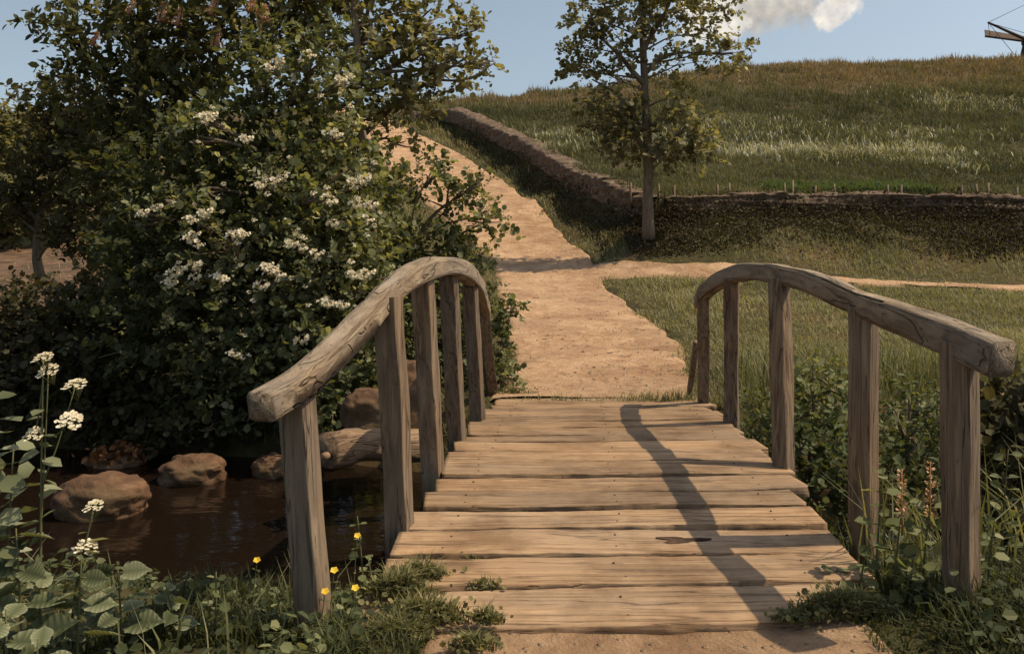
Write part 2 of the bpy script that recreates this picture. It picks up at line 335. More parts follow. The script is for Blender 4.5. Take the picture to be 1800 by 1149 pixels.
fld = [W(*p) for p in [(1140, 352, 24.6), (1300, 346, 24.8), (1500, 344, 24.4), (1800, 352, 24.4), (2400, 352, 24.4), (1000, 291, 34), (900, 241, 46), (800, 199, 60), (750, 205, 64),
       (1100, 300, 33), (1300, 285, 35), (1550, 285, 35), (1800, 290, 35), (1300, 215, 52), (1550, 205, 54), (1800, 205, 55), (1050, 235, 50), (1100, 180, 68), (960, 200, 62),
       (1000, 161, 78), (1100, 152, 79), (1200, 134, 80), (1280, 121, 81), (1400, 113, 82), (1550, 114, 83), (1680, 111, 84), (1800, 109, 85), (2200, 115, 86), (2600, 130, 86), (1300, 165, 66), (1550, 155, 67), (1800, 155, 68)]]
fld += [(30, 108, 18.2), (74, 112, 19.0), (110, 120, 17)] + SHARED
fld = TPS(fld)
DIKE = np.array([(90, 25.0), (30, 24.3), (12, 24.4), (6.4, 24.4), (4.5, 24.3), (3.6, 26.3), (2.1, 34), (-.3, 46), (-4.5, 60), (-8.5, 66), (-14, 80)])
POLY = np.vstack([DIKE, [(-14, 500), (600, 500), (600, 25)]])
def seg_dist(xy, L):
    best = np.full(len(xy), 1e9)
    for a, b in zip(L[:-1], L[1:]):
        ab = b - a; t = np.clip(((xy - a) @ ab) / (ab @ ab), 0, 1)
        best = np.minimum(best, np.linalg.norm(xy - (a + t[:, None] * ab), axis=1))
    return best
def inside(xy, P):
    r = np.zeros(len(xy), bool); j = len(P) - 1
    for i in range(len(P)):
        xi, yi = P[i]; xj, yj = P[j]
        c = ((yi > xy[:, 1]) != (yj > xy[:, 1])) & (xy[:, 0] < (xj - xi) * (xy[:, 1] - yi) / (yj - yi + 1e-12) + xi); r ^= c; j = i
    return r
def sdike(xy):
    d = np.full(len(xy), 99.0); m = (xy[:, 1] > 15) & (xy[:, 1] < 90)
    d[m] = seg_dist(xy[m], DIKE)
    return np.where(inside(xy, POLY), d, -d)
_prow = np.array([((a - 900) * z / F, (b - 900) * z / F, z) for a, b, y, z in PATH_ROWS])
_prow = np.vstack([_prow, [-26, -21, 80]])
def path_in(xy):
    """metres inside the path edge (negative outside)"""
    l = np.interp(xy[:, 1], _prow[:, 2], _prow[:, 0]); r = np.interp(xy[:, 1], _prow[:, 2], _prow[:, 1])
    d = np.minimum(xy[:, 0] - l, r - xy[:, 0])
    d = np.where((xy[:, 1] < 7.9) | (xy[:, 1] > 80), -9, d)
    d2 = np.minimum(np.minimum(xy[:, 0] + .34, 1.26 - xy[:, 0]), 3.0 - xy[:, 1])     # trodden earth before the bridge
    return np.maximum(d, d2)
_srow = np.array([((px - 900) * z / F, EYE and (EYE - 0) , z, (b - t)) for px, t, b, z in SIDE_ROWS])
def side_in(xy):
    xs = _srow[:, 0]; yc = np.interp(xy[:, 0], xs, _srow[:, 2]); hw = np.interp(xy[:, 0], xs, np.array([1.15, .85, .66, .58, .5, .42, .36, .3, .25]))
    return np.where((xy[:, 0] < xs[0]) | (xy[:, 0] > xs[-1]), -9, hw - np.abs(xy[:, 1] - yc))
def gully(xy):
    x, y = xy[:, 0], xy[:, 1]
    yc = np.interp(x, [-12, -5, -2, .6, 3, 8, 20], [7.6, 6.9, 6.5, 5.8, 5.7, 5.6, 5.8]); hw = np.interp(x, [-6, -2, .6, 4], [1.35, 1.2, .95, 1.0])
    nb = np.interp(x, [-4, -.8, .6, 2.2, 4], [2.3, 1.9, 1.7, 1.4, 1.5])
    s = np.where(y < yc, sst(-nb, 0, y - (yc - hw)), 1 - sst(0, 1.05, y - (yc + hw)))
    return s
def height(xy, detail=True):
    xy = np.asarray(xy, float); z = low(xy); s = sdike(xy)
    wdt = np.interp(xy[:, 1], [22, 25, 34, 60], [.28, .3, .34, .4])
    t = sst(-1, 1, s / wdt); m = t > 0
    if m.any():
        zf = fld(xy[m]); z[m] = z[m] * (1 - t[m]) + zf * t[m]
    far = sst(66, 72, xy[:, 1]); 
    g = gully(xy); z = z * (1 - g) + (-1.02) * g
    if detail:
        P = np.c_[xy, np.zeros(len(xy))]
        k = 1 - .85 * sst(-.3, .2, np.maximum(path_in(xy), side_in(xy)))
        z = z + k * (.05 * vnoise(P, 1.3, 3, 3) + .12 * vnoise(P, .25, 9, 2) * sst(9, 20, xy[:, 1])) + .25 * vnoise(P, .11, 5, 3) * sst(40, 75, xy[:, 1])
    return z

def axis(parts): return np.unique(np.round(np.concatenate([np.arange(a, b, s) for a, b, s in parts]), 4))
gx = axis([(-420, -60, 40), (-60, -20, 4), (-20, -6, .5), (-6, 6.5, .09), (6.5, 36, .35), (36, 70, 1.5), (70, 440, 40)])
gy = axis([(-80, -4, 12), (-4, 1, .5), (1, 12, .09), (12, 22, .25), (22, 27, .12), (27, 68, .33), (68, 96, .7), (96, 140, 4), (140, 620, 40)])
X, Y = np.meshgrid(gx, gy); xy = np.c_[X.ravel(), Y.ravel()]
Z = height(xy) - .07 * sst(-.05, .12, np.maximum(path_in(xy), side_in(xy)))
nx, ny = len(gx), len(gy); i = (np.arange(ny - 1)[:, None] * nx + np.arange(nx - 1)[None]).ravel()
b = MB(); b.add(np.c_[xy, Z], [np.stack([i, i + 1, i + nx + 1, i + nx], 1)])
tag(b.build('ground', M['ground']), 'grassy earth banks, low meadow and rising hillside', kind='structure')

def strip(rows_l, rows_r, n, m, amp):
    L = spline(rows_l, n); R = spline(rows_r, n)
    u = np.linspace(0, 1, m)[None, :, None]; P = L[:, None] * (1 - u) + R[:, None] * u
    Q = P.reshape(-1, 2); e = np.repeat(np.minimum(u, 1 - u)[0, :, 0][None], n, 0).ravel()
    wob = vnoise(np.c_[Q, 0 * e], .9, 21, 3) * amp * (1 - sst(0, .3, e)); wd = norm((R - L)); sgn = np.where(np.tile(u[0, :, 0], n) < .5, -1, 1)
    Q = Q + np.repeat(wd, m, 0) * (wob * sgn)[:, None]
    z = height(Q) + .005 + .030 * vnoise(np.c_[Q, 0 * e], 1.7, 31, 4) - .11 * (1 - sst(0, .05, e))
    i = (np.arange(n - 1)[:, None] * m + np.arange(m - 1)[None]).ravel()
    return np.c_[Q, z], [np.stack([i, i + 1, i + m + 1, i + m], 1)]
b = MB()
b.add(*strip(_prow[:, [0, 2]], _prow[:, [1, 2]], 700, 60, .17))
b.add(*strip(np.array([(-.34, -6), (-.34, 0), (-.36, 2), (-.36, 3.0)]), np.array([(1.26, -6), (1.26, 0), (1.27, 2), (1.32, 3.0)]), 120, 40, .12))
tag(b.build('path', M['path']), 'trodden sandy path over the bridge ends and up the hill', kind='structure')
b = MB(); xs = _srow[:, 0]; hwv = np.array([1.15, .85, .66, .58, .5, .42, .36, .3, .25])
b.add(*strip(np.c_[xs, _srow[:, 2] + hwv], np.c_[xs, _srow[:, 2] - hwv], 300, 16, .42))
tag(b.build('side_path', M['path']), 'narrow sandy side path branching right below the bank', kind='structure')
b = MB(); u, v = np.meshgrid(np.linspace(-1, 1, 60), np.linspace(0, 1, 60)); yy = 14 + 24 * v; xx = -.50 * yy - 4.6 + u * (5.6 + 1.2 * np.sin(v * 9)); Q = np.c_[xx.ravel(), yy.ravel()]
e = np.maximum(np.abs(u), np.abs(2 * v - 1)).ravel(); i = (np.arange(59)[:, None] * 60 + np.arange(59)[None]).ravel()
b.add(np.c_[Q, height(Q) + .05 - .3 * sst(.85, 1, e)], [np.stack([i, i + 1, i + 61, i + 60], 1)]); tag(b.build('bare_earth', M['soil']), 'bare brown earth under the crooked dark tree', kind='structure')
b = MB(); wx = np.linspace(-30, 30, 61); wy = np.linspace(4.2, 10, 20); X, Y = np.meshgrid(wx, wy)
i = (np.arange(19)[:, None] * 61 + np.arange(60)[None]).ravel()
b.add(np.c_[X.ravel(), Y.ravel(), np.full(X.size, -.78)], [np.stack([i, i + 1, i + 62, i + 61], 1)])
tag(b.build('water', M['water']), 'dark still stream water', kind='structure')

# ------------------------------------------------------------------ footbridge
def zd(y): return np.interp(y, [2.8, 3.0, 3.4, 3.8, 4.2, 4.6, 5.0, 5.5, 6.0, 6.4, 7.0, 7.6, 8.2, 8.6], [-.02, 0, .015, .03, .055, .07, .068, .05, .022, -.005, -.05, -.1, -.15, -.18])
def xc(y): return .435 + (y - 3.04) * .0865
BR = empty('footbridge', (xc(5.5), 5.5, -.2)); tag(BR, 'arched wooden footbridge with worn plank deck and bent handrails', 'bridge')
y0 = 2.90; k = 0
while y0 < 8.25:
    wd = rng.uniform(.235, .315) + (.03 if k < 3 else 0); gap = rng.uniform(.014, .031) + (.016 if k in (1, 3, 4) else 0)
    ya, yb = y0, y0 + wd - gap; n = 90; th = .055
    hl = 1.0 + rng.uniform(-.035, .05) - (.02 if k < 2 else 0); hr = 1.0 + rng.uniform(-.035, .05) - (.04 if k < 2 else 0); ym = (ya + yb) / 2
    t = np.linspace(0, 1, n); x = xc(ym) - hl + t * (hl + hr)
    cy = ym + (.045 + .2 * ((ym - 3) / 5) ** 2 + rng.uniform(-.012, .012)) * (t - .5)
    path = np.c_[x, cy, zd(ym) - th / 2 + .006 * np.sin(t * 3 + rng.uniform(0, 6)) + 0 * t]
    sec = squircle(20, yb - ya, th, .13)
    V, fs = sweep(path, sec, 1.0, (0, 1, 0))
    tilt = (zd(yb) - zd(ya)) / wd; V[:, 2] += (V[:, 1] - ym) * tilt
    V[:, 1] += .016 * vnoise(V * [1, 1, 3], 5, 40 + k, 3) + .006 * vnoise(V * [1, 1, 3], 22, 45 + k, 2); V[:, 2] += .010 * vnoise(V * [.6, 3, 1], 3.2, 70 + k, 3) + rng.uniform(-.006, .006)
    e = np.repeat((t == 0) | (t == 1), 20); V[e, 0] += .03 * vnoise(V[e], 14, 90 + k, 2)
    c = np.array([xc(ym), ym, zd(ym)]); b = MB(); b.add(V, fs)
    for dx in (-.78, 0, .78):                                       # nail heads over each beam
        for fy in (.25, .72):
            q = np.array([xc(ym) + dx + rng.uniform(-.03, .03), ya + (yb - ya) * fy + (.045 + .2 * ((ym - 3) / 5) ** 2) * dx / 2, 0]); q[2] = V[np.argmin(np.linalg.norm(V[:, :2] - q[:2], axis=1) - V[:, 2] * 2), 2] - .004
            b.add(*sweep(np.array([q, q + [0, 0, .007]]), circ(8), .0048), mi=1)
    p = b.build('plank', [M['plank'], M['iron']], BR, loc=c)
    if ya < 3.66 <= y0 + wd:
        hp = np.array(W(1196, 943, 3.66)); a = np.linspace(0, 2 * np.pi, 22, endpoint=False)
        r = 1 + .35 * np.sin(3 * a + 1) + .2 * np.sin(5 * a); hp[1] = ym + .01; top = np.c_[hp[0] + .10 * r * np.cos(a), hp[1] + .034 * r * np.sin(a), np.zeros(22)]; top[:, 2] = [V[np.argmin(np.linalg.norm(V[:, :2] - e, axis=1) - V[:, 2] * 2), 2] + .0025 for e in top[:, :2]]
        mb = MB(); mb.add(np.vstack([top, top * [1, 1, 0] + [0, 0, zd(hp[1]) - .02]]), [np.arange(22)[None], np.stack([np.arange(22), (np.arange(22) + 1) % 22, 22 + (np.arange(22) + 1) % 22, 22 + np.arange(22)], 1)])
        q = mb.build('knot', M['hole']); q.parent = p; q.location = -c; tag(q, 'dark rotten knot')
    y0 += wd; k += 1
for dx in (-.78, 0, .78):
    yy = np.linspace(2.95, 8.2, 20); V, fs = sweep(np.c_[xc(yy) + dx, yy, zd(yy) - .055 - .085], squircle(12, .14, .15, .3), 1.0, (1, 0, 0))
    b = MB(); b.add(V, fs); b.build('beam', M['post'], BR)

def post(top, base, w, d, rot, bow=0.0, seed=0, taper=1.0):
    n = 26; t = np.linspace(0, 1, n)[:, None]; P = np.asarray(base) * (1 - t) + np.asarray(top) * t
    P = P + np.array([bow, 0, 0]) * np.sin(t * np.pi)
    V, fs = sweep(P, squircle(24, w, d, .16), np.linspace(1, taper, n), (math.cos(rot), math.sin(rot), 0))
    V += np.stack([vnoise(V * [1, 1, .35], 9, 200 + seed, 2), vnoise(V * [1, 1, .35], 9, 300 + seed, 2), 0 * V[:, 0]], 1) * .008
    b = MB(); b.add(V, fs); return b.build('post', M['post'], BR, loc=np.asarray(base), smooth=False)
R = math.radians
LP = [((520, 690, 3.0), (553, 1112, 3.02), .108, .10, -17), ((682, 520, 3.75), (702, 950, 3.83), .115, .112, -15), ((742, 482, 4.45), (762, 832, 4.6), .108, .108, -15),
      ((788, 482, 5.25), (804, 778, 5.5), .105, .10, -15), ((826, 502, 6.2), (840, 738, 6.4), .105, .10, -15), ((848, 548, 7.7), (864, 682, 8.25), .11, .10, 26)]
for i, (tp, bs, w, d, r) in enumerate(LP):
    T = W(*tp); B = W(*bs); B = B - (T - B) * .28; post(T, B, w, d, R(r), rng.uniform(-.008, .008), i)
RP = [((1686, 600, 2.92), (1692, 1035, 2.94), .105, .105, -50), ((1518, 542, 3.65), (1520, 980, 3.7), .105, .105, -48), ((1370, 490, 4.85), (1378, 845, 4.72), .10, .10, -52),
      ((1286, 490, 6.0), (1287, 752, 6.2), .105, .10, -21), ((1236, 520, 7.1), (1236, 712, 7.5), .105, .10, -14)]
for i, (tp, bs, w, d, r) in enumerate(RP):
    T = W(*tp); B = W(*bs); B = B - (T - B) * .3; post(T, B, w, d, R(r), rng.uniform(-.008, .008), 20 + i)
V0 = W(1224, 600, 7.6); V1 = W(1212, 690, 7.9)
V, fs = sweep(np.linspace(V1 - (V0 - V1) * .3, V0, 8), squircle(12, .05, .06, .3), 1, (1, 0, 0)); b = MB(); b.add(V, fs); b.build('strut', M['post'], BR)

def handrail(pts, w, h, seed, label):
    P = spline([W(*p) for p in pts], 150); n = len(P); t = np.linspace(0, 1, n)
    T = norm(np.gradient(P, axis=0)); side = norm(np.cross(T, np.array([0, 0, 1.0])))
    rad = 1 + .05 * np.sin(t * 7 + seed) + .04 * vnoise(np.c_[t * 6, 0 * t, 0 * t], 1, seed, 2)
    rad[:2] *= [.95, .99]
    V, fs = sweep(P, squircle(24, w, h, .36), rad, side)
    nz = vnoise(V * 1.0, 3.5, seed, 2); C = np.repeat(P, 24, 0)
    V += norm(V - C) * (nz * .011)[:, None]
    # long weathered checks cut along the grain
    a = np.tile(np.arange(24), n); tt = np.repeat(t, 24)
    for j, (k0, ta, tb) in enumerate([(3, .03, .34), (6, .1, .5), (9, .2, .55), (4, .45, .75), (7, .62, .95), (20, .1, .4), (1, .05, .3), (15, .3, .6)]):
        msk = (a == k0) & (tt > ta) & (tt < tb); V[msk] -= norm(V[msk] - C[msk]) * .026
    c = P[n // 2]; b = MB(); b.add(V, fs); o = b.build('handrail', M['rail'], BR, loc=c); grain_attr(o, n, 24, float(np.linalg.norm(np.diff(P, axis=0), axis=1).sum()), .07); tag(o, label); return o
LR = [(458, 716, 2.78), (530, 672, 3.0), (600, 606, 3.32), (662, 540, 3.68), (715, 490, 4.1), (770, 468, 4.75), (810, 474, 5.55), (836, 500, 6.5), (849, 535, 7.5), (853, 562, 8.0)]
RR = [(1762, 632, 2.72), (1690, 601, 2.92), (1600, 566, 3.26), (1512, 533, 3.68), (1420, 494, 4.45), (1340, 478, 5.3), (1284, 484, 6.05), (1244, 508, 6.9), (1230, 530, 7.4)]
handrail(LR, .122, .115, 3, 'sunlit bent handrail'); handrail(RR, .098, .122, 8, 'shaded bent handrail')
# ------------------------------------------------------------------ stones, log, dike, stakes
def rock(name, c, r, seed, label, cat='stone', mat='stone', group=None, rough=.22):
    nu, nv = 72, 44; u, v = np.meshgrid(np.arange(nu) * 2 * np.pi / nu, np.linspace(.02, np.pi - .02, nv))
    D = np.stack([np.cos(u) * np.sin(v), np.sin(u) * np.sin(v), np.cos(v)], -1).reshape(-1, 3)
    q = 1 + rough * vnoise(D, 1.6, seed, 2) + rough * .55 * vnoise(D, 3.6, seed + 3, 4) - .06 * np.abs(vnoise(D * [1, 1, 2.2], 2.6, seed + 8, 3))
    V = np.sign(D) * np.abs(D) ** .85 * np.asarray(r) * q[:, None]
    i = np.arange(nv - 1)[:, None] * nu; j = np.arange(nu)[None]; j2 = (j + 1) % nu
    F4 = np.stack([i + j, i + nu + j, i + nu + j2, i + j2], -1).reshape(-1, 4)
    b = MB(); b.add(V + c, [F4, np.arange(nu)[None], (np.arange(nu)[::-1] + (nv - 1) * nu)[None]]); o = b.build(name, M[mat], loc=np.asarray(c)); return tag(o, label, cat, group)
SG = 'stones in the stream'
rock('boulder', W(182, 878, 6.5), (.37, .28, .21), 1, 'broad brown boulder in the stream left of the nearest bridge post', 'boulder', group=SG)
rock('boulder', W(338, 830, 7.4), (.31, .25, .16), 2, 'flat brown boulder at the water edge between two others under the bush', 'boulder', group=SG)
rock('boulder', W(478, 826, 7.6), (.19, .18, .15), 3, 'small reddish stone in the water beside the nearest left bridge post', 'boulder', group=SG)
rock('boulder', W(205, 815, 8.0), (.30, .22, .12), 4, 'low stone with rusty dead leaves on it above the broad boulder', 'boulder', group=SG)
rock('boulder', W(720, 718, 7.2), (.30, .26, .42), 5, 'tall warm brown boulder behind the left bridge posts', 'boulder')
rock('boulder', W(655, 728, 7.0), (.26, .24, .24), 9, 'squat reddish boulder leaning on the taller one beside the log', 'boulder')
P = spline([W(572, 792, 6.15), W(640, 782, 6.45), W(745, 785, 7.0)], 30); V, fs = sweep(P, squircle(26, .27, .27, .75), 1 + .08 * np.sin(np.linspace(0, 7, 30)), (0, 0, 1))
V += norm(V - np.repeat(P, 26, 0)) * (.035 * vnoise(V, 6, 44, 3))[:, None]; b = MB(); b.add(V, fs)
b.add(*sweep(np.array([W(578, 800, 6.12) + [0, 0, .0], W(570, 802, 6.02)]), circ(10), .03)); lg = b.build('log', M['log'], loc=P[10]); grain_attr(lg, 30, 26, 1.2, .13); tag(lg, 'sawn grey brown log lying by the left bridge posts', 'log')

def dike(name, L, hts, wds, label, seed):
    L = np.asarray(L, float); n = int(np.linalg.norm(np.diff(L, axis=0), axis=1).sum() / .09); C = spline(L, n); t = np.linspace(0, len(L) - 1, n)
    hh = np.interp(t, np.arange(len(L)), hts); ww = np.interp(t, np.arange(len(L)), wds)
    T = norm(np.gradient(C, axis=0)); Nn = np.c_[T[:, 1], -T[:, 0]]
    m = 26; a = np.linspace(0, np.pi, m); zg = height(C, False); V = []
    sk = np.linspace(-.7, -.03, 14); rows = [(1, 0, d) for d in sk] + [(np.cos(q), np.sin(q) ** .55, 0) for q in a] + [(-1, 0, d) for d in sk[::-1]]; m = len(rows)
    for cq, r, dz in rows: V.append(np.c_[C + Nn * (cq * ww * .5)[:, None], zg + r * hh + dz])
    V = np.stack(V, 1).reshape(-1, 3)
    V[:, 2] += .17 * vnoise(V, .55, seed, 3) + .10 * vnoise(V * [1, 1, .6], 3.4, seed + 1, 3); V[:, 0] += .10 * vnoise(V * [.25, .25, 5], 2.2, seed + 2, 4) + .05 * vnoise(V, 4, seed + 7, 3); V[:, 1] += .16 * vnoise(V * [.22, .5, 6], 2.4, seed + 5, 4) + .06 * vnoise(V, 4.5, seed + 8, 3)
    i = np.arange(n - 1)[:, None] * m; j = np.arange(m - 1)[None]
    b = MB(); b.add(V, [np.stack([i + j, i + j + 1, i + m + j + 1, i + m + j], -1).reshape(-1, 4)]); return tag(b.build(name, M['dike']), label, 'field wall', 'earth walls round the field')
dike('earth_wall', [(34, 24.75), (20, 24.7), (12, 24.65), (7, 24.65), (4.7, 24.6)], [.10, .13, .12, .13, .1], [.7, .8, .8, .8, .6], 'long level earth wall along the foot of the field right of the tree', 60)
dike('earth_wall', [(4.6, 24.9), (3.95, 26.5), (2.5, 34), (.15, 46), (-4.0, 60), (-7.4, 64.5), (-11, 68)], [.1, .08, .12, .26, .4, .4, .2], [.7, .8, .9, 1.1, 1.6, 1.8, 1.6], 'earth wall climbing the hill beside the path left of the tree', 61)
SK = [(1106, 336, 23.9), (1158, 338, 23.6), (1184, 341, 23.8), (1262, 340, 23.9), (1282, 337, 23.9), (1378, 337, 24), (1392, 330, 24), (1432, 341, 24), (1468, 338, 24), (1560, 340, 24), (1582, 340, 24), (1690, 341, 24), (1722, 338, 24), (1735, 336, 24), (1786, 345, 24)]
st = None
for i, (px, py, y) in enumerate(SK):
    T = W(px, py, y); Bz = height(T[None, :2], False)[0] + .1
    lean = [.06, .0, -.04, .03, -.05, .02, .22, -.03, .08, 0, .05, -.06, .12, -.1, .03][i]
    if st is None:
        V, fs = sweep(np.array([(0, 0, 0), (.01, 0, .4), (0, .01, .8)]), circ(7), np.array([.05, .045, .035])); b = MB(); b.add(V, fs); st = o = b.build('stake', M['twig'])
    else: o = st.copy(); COL.objects.link(o)
    o.location = (T[0] * 24.75 / y, 24.75, EYE + (T[2] - EYE) * 24.75 / y - .53); o.rotation_euler = (lean * .5, lean, i * 1.3); tag(o, 'short rough stake standing up out of the earth wall', 'stake', 'stakes along the earth wall')

# ------------------------------------------------------------------ trees and shrubs
def clump(b, c, r, n, L, nl, size, shape=LEAF, seed=0, up=.25, attr=(0, 1), bias=.45, mi=0, twig=None, droop=.15):
    """n leafy twigs through an ellipsoid of radii r"""
    u = rdir(n); rad = rng.uniform(0, 1, n) ** bias
    lump = 1 + .28 * vnoise(u * 1.0, 2.1, 500 + seed, 2)
    P0 = c + u * np.asarray(r) * (rad * lump)[:, None]
    d = norm(u * .7 + rdir(n) * .75 + np.array([0, 0, up])); Ls = L * rng.uniform(.6, 1.25, n)
    base = rng.uniform(attr[0], attr[1], n) * .75
    t = (np.arange(nl) + .5) / nl
    P = P0[:, None] + d[:, None] * (Ls[:, None] * t)[..., None]; P[..., 2] -= droop * Ls[:, None] * t ** 2
    s1 = norm(np.cross(d, rdir(n)))
    sg = np.where(np.arange(nl) % 2 == 0, 1, -1)[None, :, None]
    Dl = d[:, None] * .55 + s1[:, None] * sg * .8 + rng.normal(size=(n, nl, 3)) * .35
    Nl = np.array([0, 0, 1.0]) + rng.normal(size=(n, nl, 3)) * .55 + u[:, None] * .35
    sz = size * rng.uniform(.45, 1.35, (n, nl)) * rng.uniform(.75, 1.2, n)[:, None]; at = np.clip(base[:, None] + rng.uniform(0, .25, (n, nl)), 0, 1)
    V, fs, A = place(shape, LEAF_F, P.reshape(-1, 3), Dl.reshape(-1, 3), Nl.reshape(-1, 3), sz.ravel(), at.ravel())
    b.add(V, fs, A, mi)
    if twig is not None:
        e = P0 + d * Ls[:, None] * .9; e[:, 2] -= droop * Ls * .8; w = .004 + .0 * Ls; s2 = norm(np.cross(d, np.array([.3, .2, 1])))
        q = np.stack([P0 - s2 * w[:, None], P0 + s2 * w[:, None], e], 1).reshape(-1, 3); b.add(q, [np.arange(len(q)).reshape(-1, 3)], 0, twig)
def limb(b, P, r0, r1, n=14, m=8, wob=.04, seed=0, flare=0.0):
    P = spline(P, n); t = np.linspace(0, 1, n)
    P = P + np.stack([vnoise(P, 1.7, seed + 1, 2), vnoise(P, 1.7, seed + 2, 2), 0 * t], 1) * wob
    rad = r0 + (r1 - r0) * t + flare * np.exp(-t * 14)
    b.add(*sweep(P, circ(m) * (1 + .08 * np.sin(np.arange(m) * 2.4))[:, None], rad))
def tree(name, base, trunk, limbs, clumps, leafmat, label, cat, leaf=.07, shape=LEAF, L=.3, nl=10, rt=(.1, .03), group=None, attr=(0, 1), flare=0.0, up=.25, twigs=True, droop=.15, **kw):
    dens = kw.get('dens', 1.0); o = empty(name, base); tag(o, label, cat, group)
    b = MB(); TP = spline([W(*p) if len(p) == 3 and p[1] > -900 else p for p in trunk], 24); limb(b, TP, rt[0], rt[1], 26, 10, .05, int(abs(base[0]) * 91) % 97, flare)
    for k, lb in enumerate(limbs): limb(b, [W(*p) for p in lb[0]], lb[1], lb[2], 12, 7, .05, k * 7 + 1)
    mb = MB(); 
    for k, c in enumerate(clumps):
        px, py, yy, rx, ry, rz, n = c[:7]; C = W(px, py, yy); rr = (rx * yy / F, rz, ry * yy / F)
        at = c[7] if len(c) > 7 else attr; big = rx > 36 or leafmat != 'leaf_hawthorn'
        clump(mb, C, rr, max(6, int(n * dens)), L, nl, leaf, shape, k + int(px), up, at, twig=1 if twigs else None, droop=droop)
        # a bough from the trunk into the clump, with forks
        j = np.argmin(np.linalg.norm(TP - (C - [0, 0, rr[2] * .9]), axis=1)); a0 = TP[j]; mid = (a0 + C) / 2 + rng.normal(size=3) * .1; 
        limb(b, [a0, mid, C], min(rt[0] * .4, .035), .010, 9, 6, .06, k * 11 + 5)
        for q in range(4):
            e = C + rdir(1)[0] * np.asarray(rr) * .85; limb(b, [(mid + C) / 2, (C + e) / 2 + rng.normal(size=3) * .05, e], .014, .005, 7, 5, .05, k * 13 + q)
    b.build('trunk', M['bark'], o)
    mb.build('crown', [M[leafmat], M['bark']], o)
    return o
def flower_cluster(name, n, r, mat, psize, flat=.6):
    b = MB(); P = rdir(n) * np.array([r, r, r * flat]) * (rng.uniform(.3, 1, (n, 1)) ** .5)
    for k in range(5):
        a = rng.uniform(0, 6.28, n) * 0 + k * 1.2566 + rng.uniform(-.2, .2, n); N = norm(P * .9 + np.array([0, -.6, .7]) * r + rdir(n) * r * .4)
        t1 = norm(np.cross(N, rdir(n))); t2 = np.cross(N, t1); D = np.cos(a)[:, None] * t1 + np.sin(a)[:, None] * t2 + N * .25
        V, fs, A = place(ROUND, LEAF_F, P, D, N, psize * rng.uniform(.8, 1.2, n), rng.uniform(0, 1, n)); b.add(V, fs, A)
    return b.build(name, M[mat])
PET = flower_cluster('blossom', 26, .062, 'petal', .017); PET2 = flower_cluster('blossom', 16, .045, 'petal', .016)
for o in (PET, PET2): COL.objects.unlink(o)
def hang(o, src, name, pts, jit=.0, smin=1.0, smax=1.5):
    for (px, py, y) in pts:
        c = src.copy(); c.name = name; COL.objects.link(c); c.parent = o
        c.location = Vector(W(px, py, y)) - Vector(o['base']); c.rotation_euler = (rng.uniform(-.3, .3), rng.uniform(-.4, .4), rng.uniform(-.5, .5)); s = rng.uniform(smin, smax); c.scale = (s, s, s)

# flowering shrub over the stream
BZ = 8.6
SPR = [(290, 360), (350, 395), (340, 470), (410, 420), (470, 480), (530, 435), (310, 490), (390, 500), (600, 520), (560, 340), (630, 330), (590, 380), (440, 530), (500, 560), (560, 590), (430, 620), (300, 530), (370, 330), (360, 210), (480, 330), (600, 240), (350, 240), (600, 150), (480, 110), (540, 110), (420, 440), (650, 500), (520, 500), (250, 385), (590, 640), (500, 700), (590, 720), (370, 740)]
SPRC = [(x, y, 7.95 + .25 * abs(x - 450) / 300 + .6 * max(0, 350 - y) / 250, 34, 20, .16, 13, (.55, 1.25)) for x, y in SPR]  # paler leaf tones paint these sprigs as sunlit
sh = tree('flowering_shrub', W(480, 760, BZ), [(480, 790, 8.7), (470, 650, 8.8), (455, 480, 8.9), (450, 330, 9), (470, 190, 9.1)],
     [([(480, 700, 8.7), (580, 560, 8.6), (660, 460, 8.6)], .05, .015), ([(470, 690, 8.7), (360, 560, 8.6), (280, 470, 8.5)], .05, .015), ([(660, 560, 8.7), (665, 480, 8.7), (655, 330, 8.9), (640, 230, 9.1)], .04, .015)],
     [(470, 250, 9.0, 150, 110, .8, 460, (0, .45)), (330, 330, 8.9, 130, 110, .8, 400, (0, .3)), (560, 330, 8.8, 140, 100, .8, 420, (.05, .8)), (300, 450, 8.6, 130, 90, .75, 380, (0, .4)),  # last pair: leaf tone range, painting a shaded core and lighter lit side
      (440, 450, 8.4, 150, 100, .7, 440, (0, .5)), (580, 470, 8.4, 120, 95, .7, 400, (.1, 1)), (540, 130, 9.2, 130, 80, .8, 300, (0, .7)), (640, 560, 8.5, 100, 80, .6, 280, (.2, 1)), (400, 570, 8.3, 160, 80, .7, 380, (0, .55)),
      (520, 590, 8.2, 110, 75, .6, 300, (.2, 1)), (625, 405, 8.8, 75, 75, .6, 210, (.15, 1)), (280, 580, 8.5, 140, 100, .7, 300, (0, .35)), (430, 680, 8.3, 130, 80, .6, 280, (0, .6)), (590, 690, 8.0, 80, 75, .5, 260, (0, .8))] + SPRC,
     'leaf_hawthorn', 'broad dark shrub with white blossom clusters overhanging the stream', 'shrub', .07, ROUND, .26, 9, (.08, .025), dens=.64)
BL = [(470, 118), (545, 95), (600, 140), (488, 112), (590, 235), (597, 142), (480, 318), (496, 312), (455, 325), (620, 322), (636, 316), (580, 350), (624, 358), (250, 374), (276, 364), (335, 385), (358, 374), (340, 412), (347, 428), (332, 420), (410, 412), (424, 410), (514, 428), (530, 434), (555, 447), (585, 392),
      (645, 385), (304, 480), (343, 467), (343, 486), (316, 473), (390, 490), (384, 485), (466, 468), (490, 480), (476, 474), (460, 500), (575, 530), (600, 535), (620, 482), (645, 480), (298, 495), (410, 620), (530, 596), (368, 203), (360, 208), (650, 360), (430, 243)]
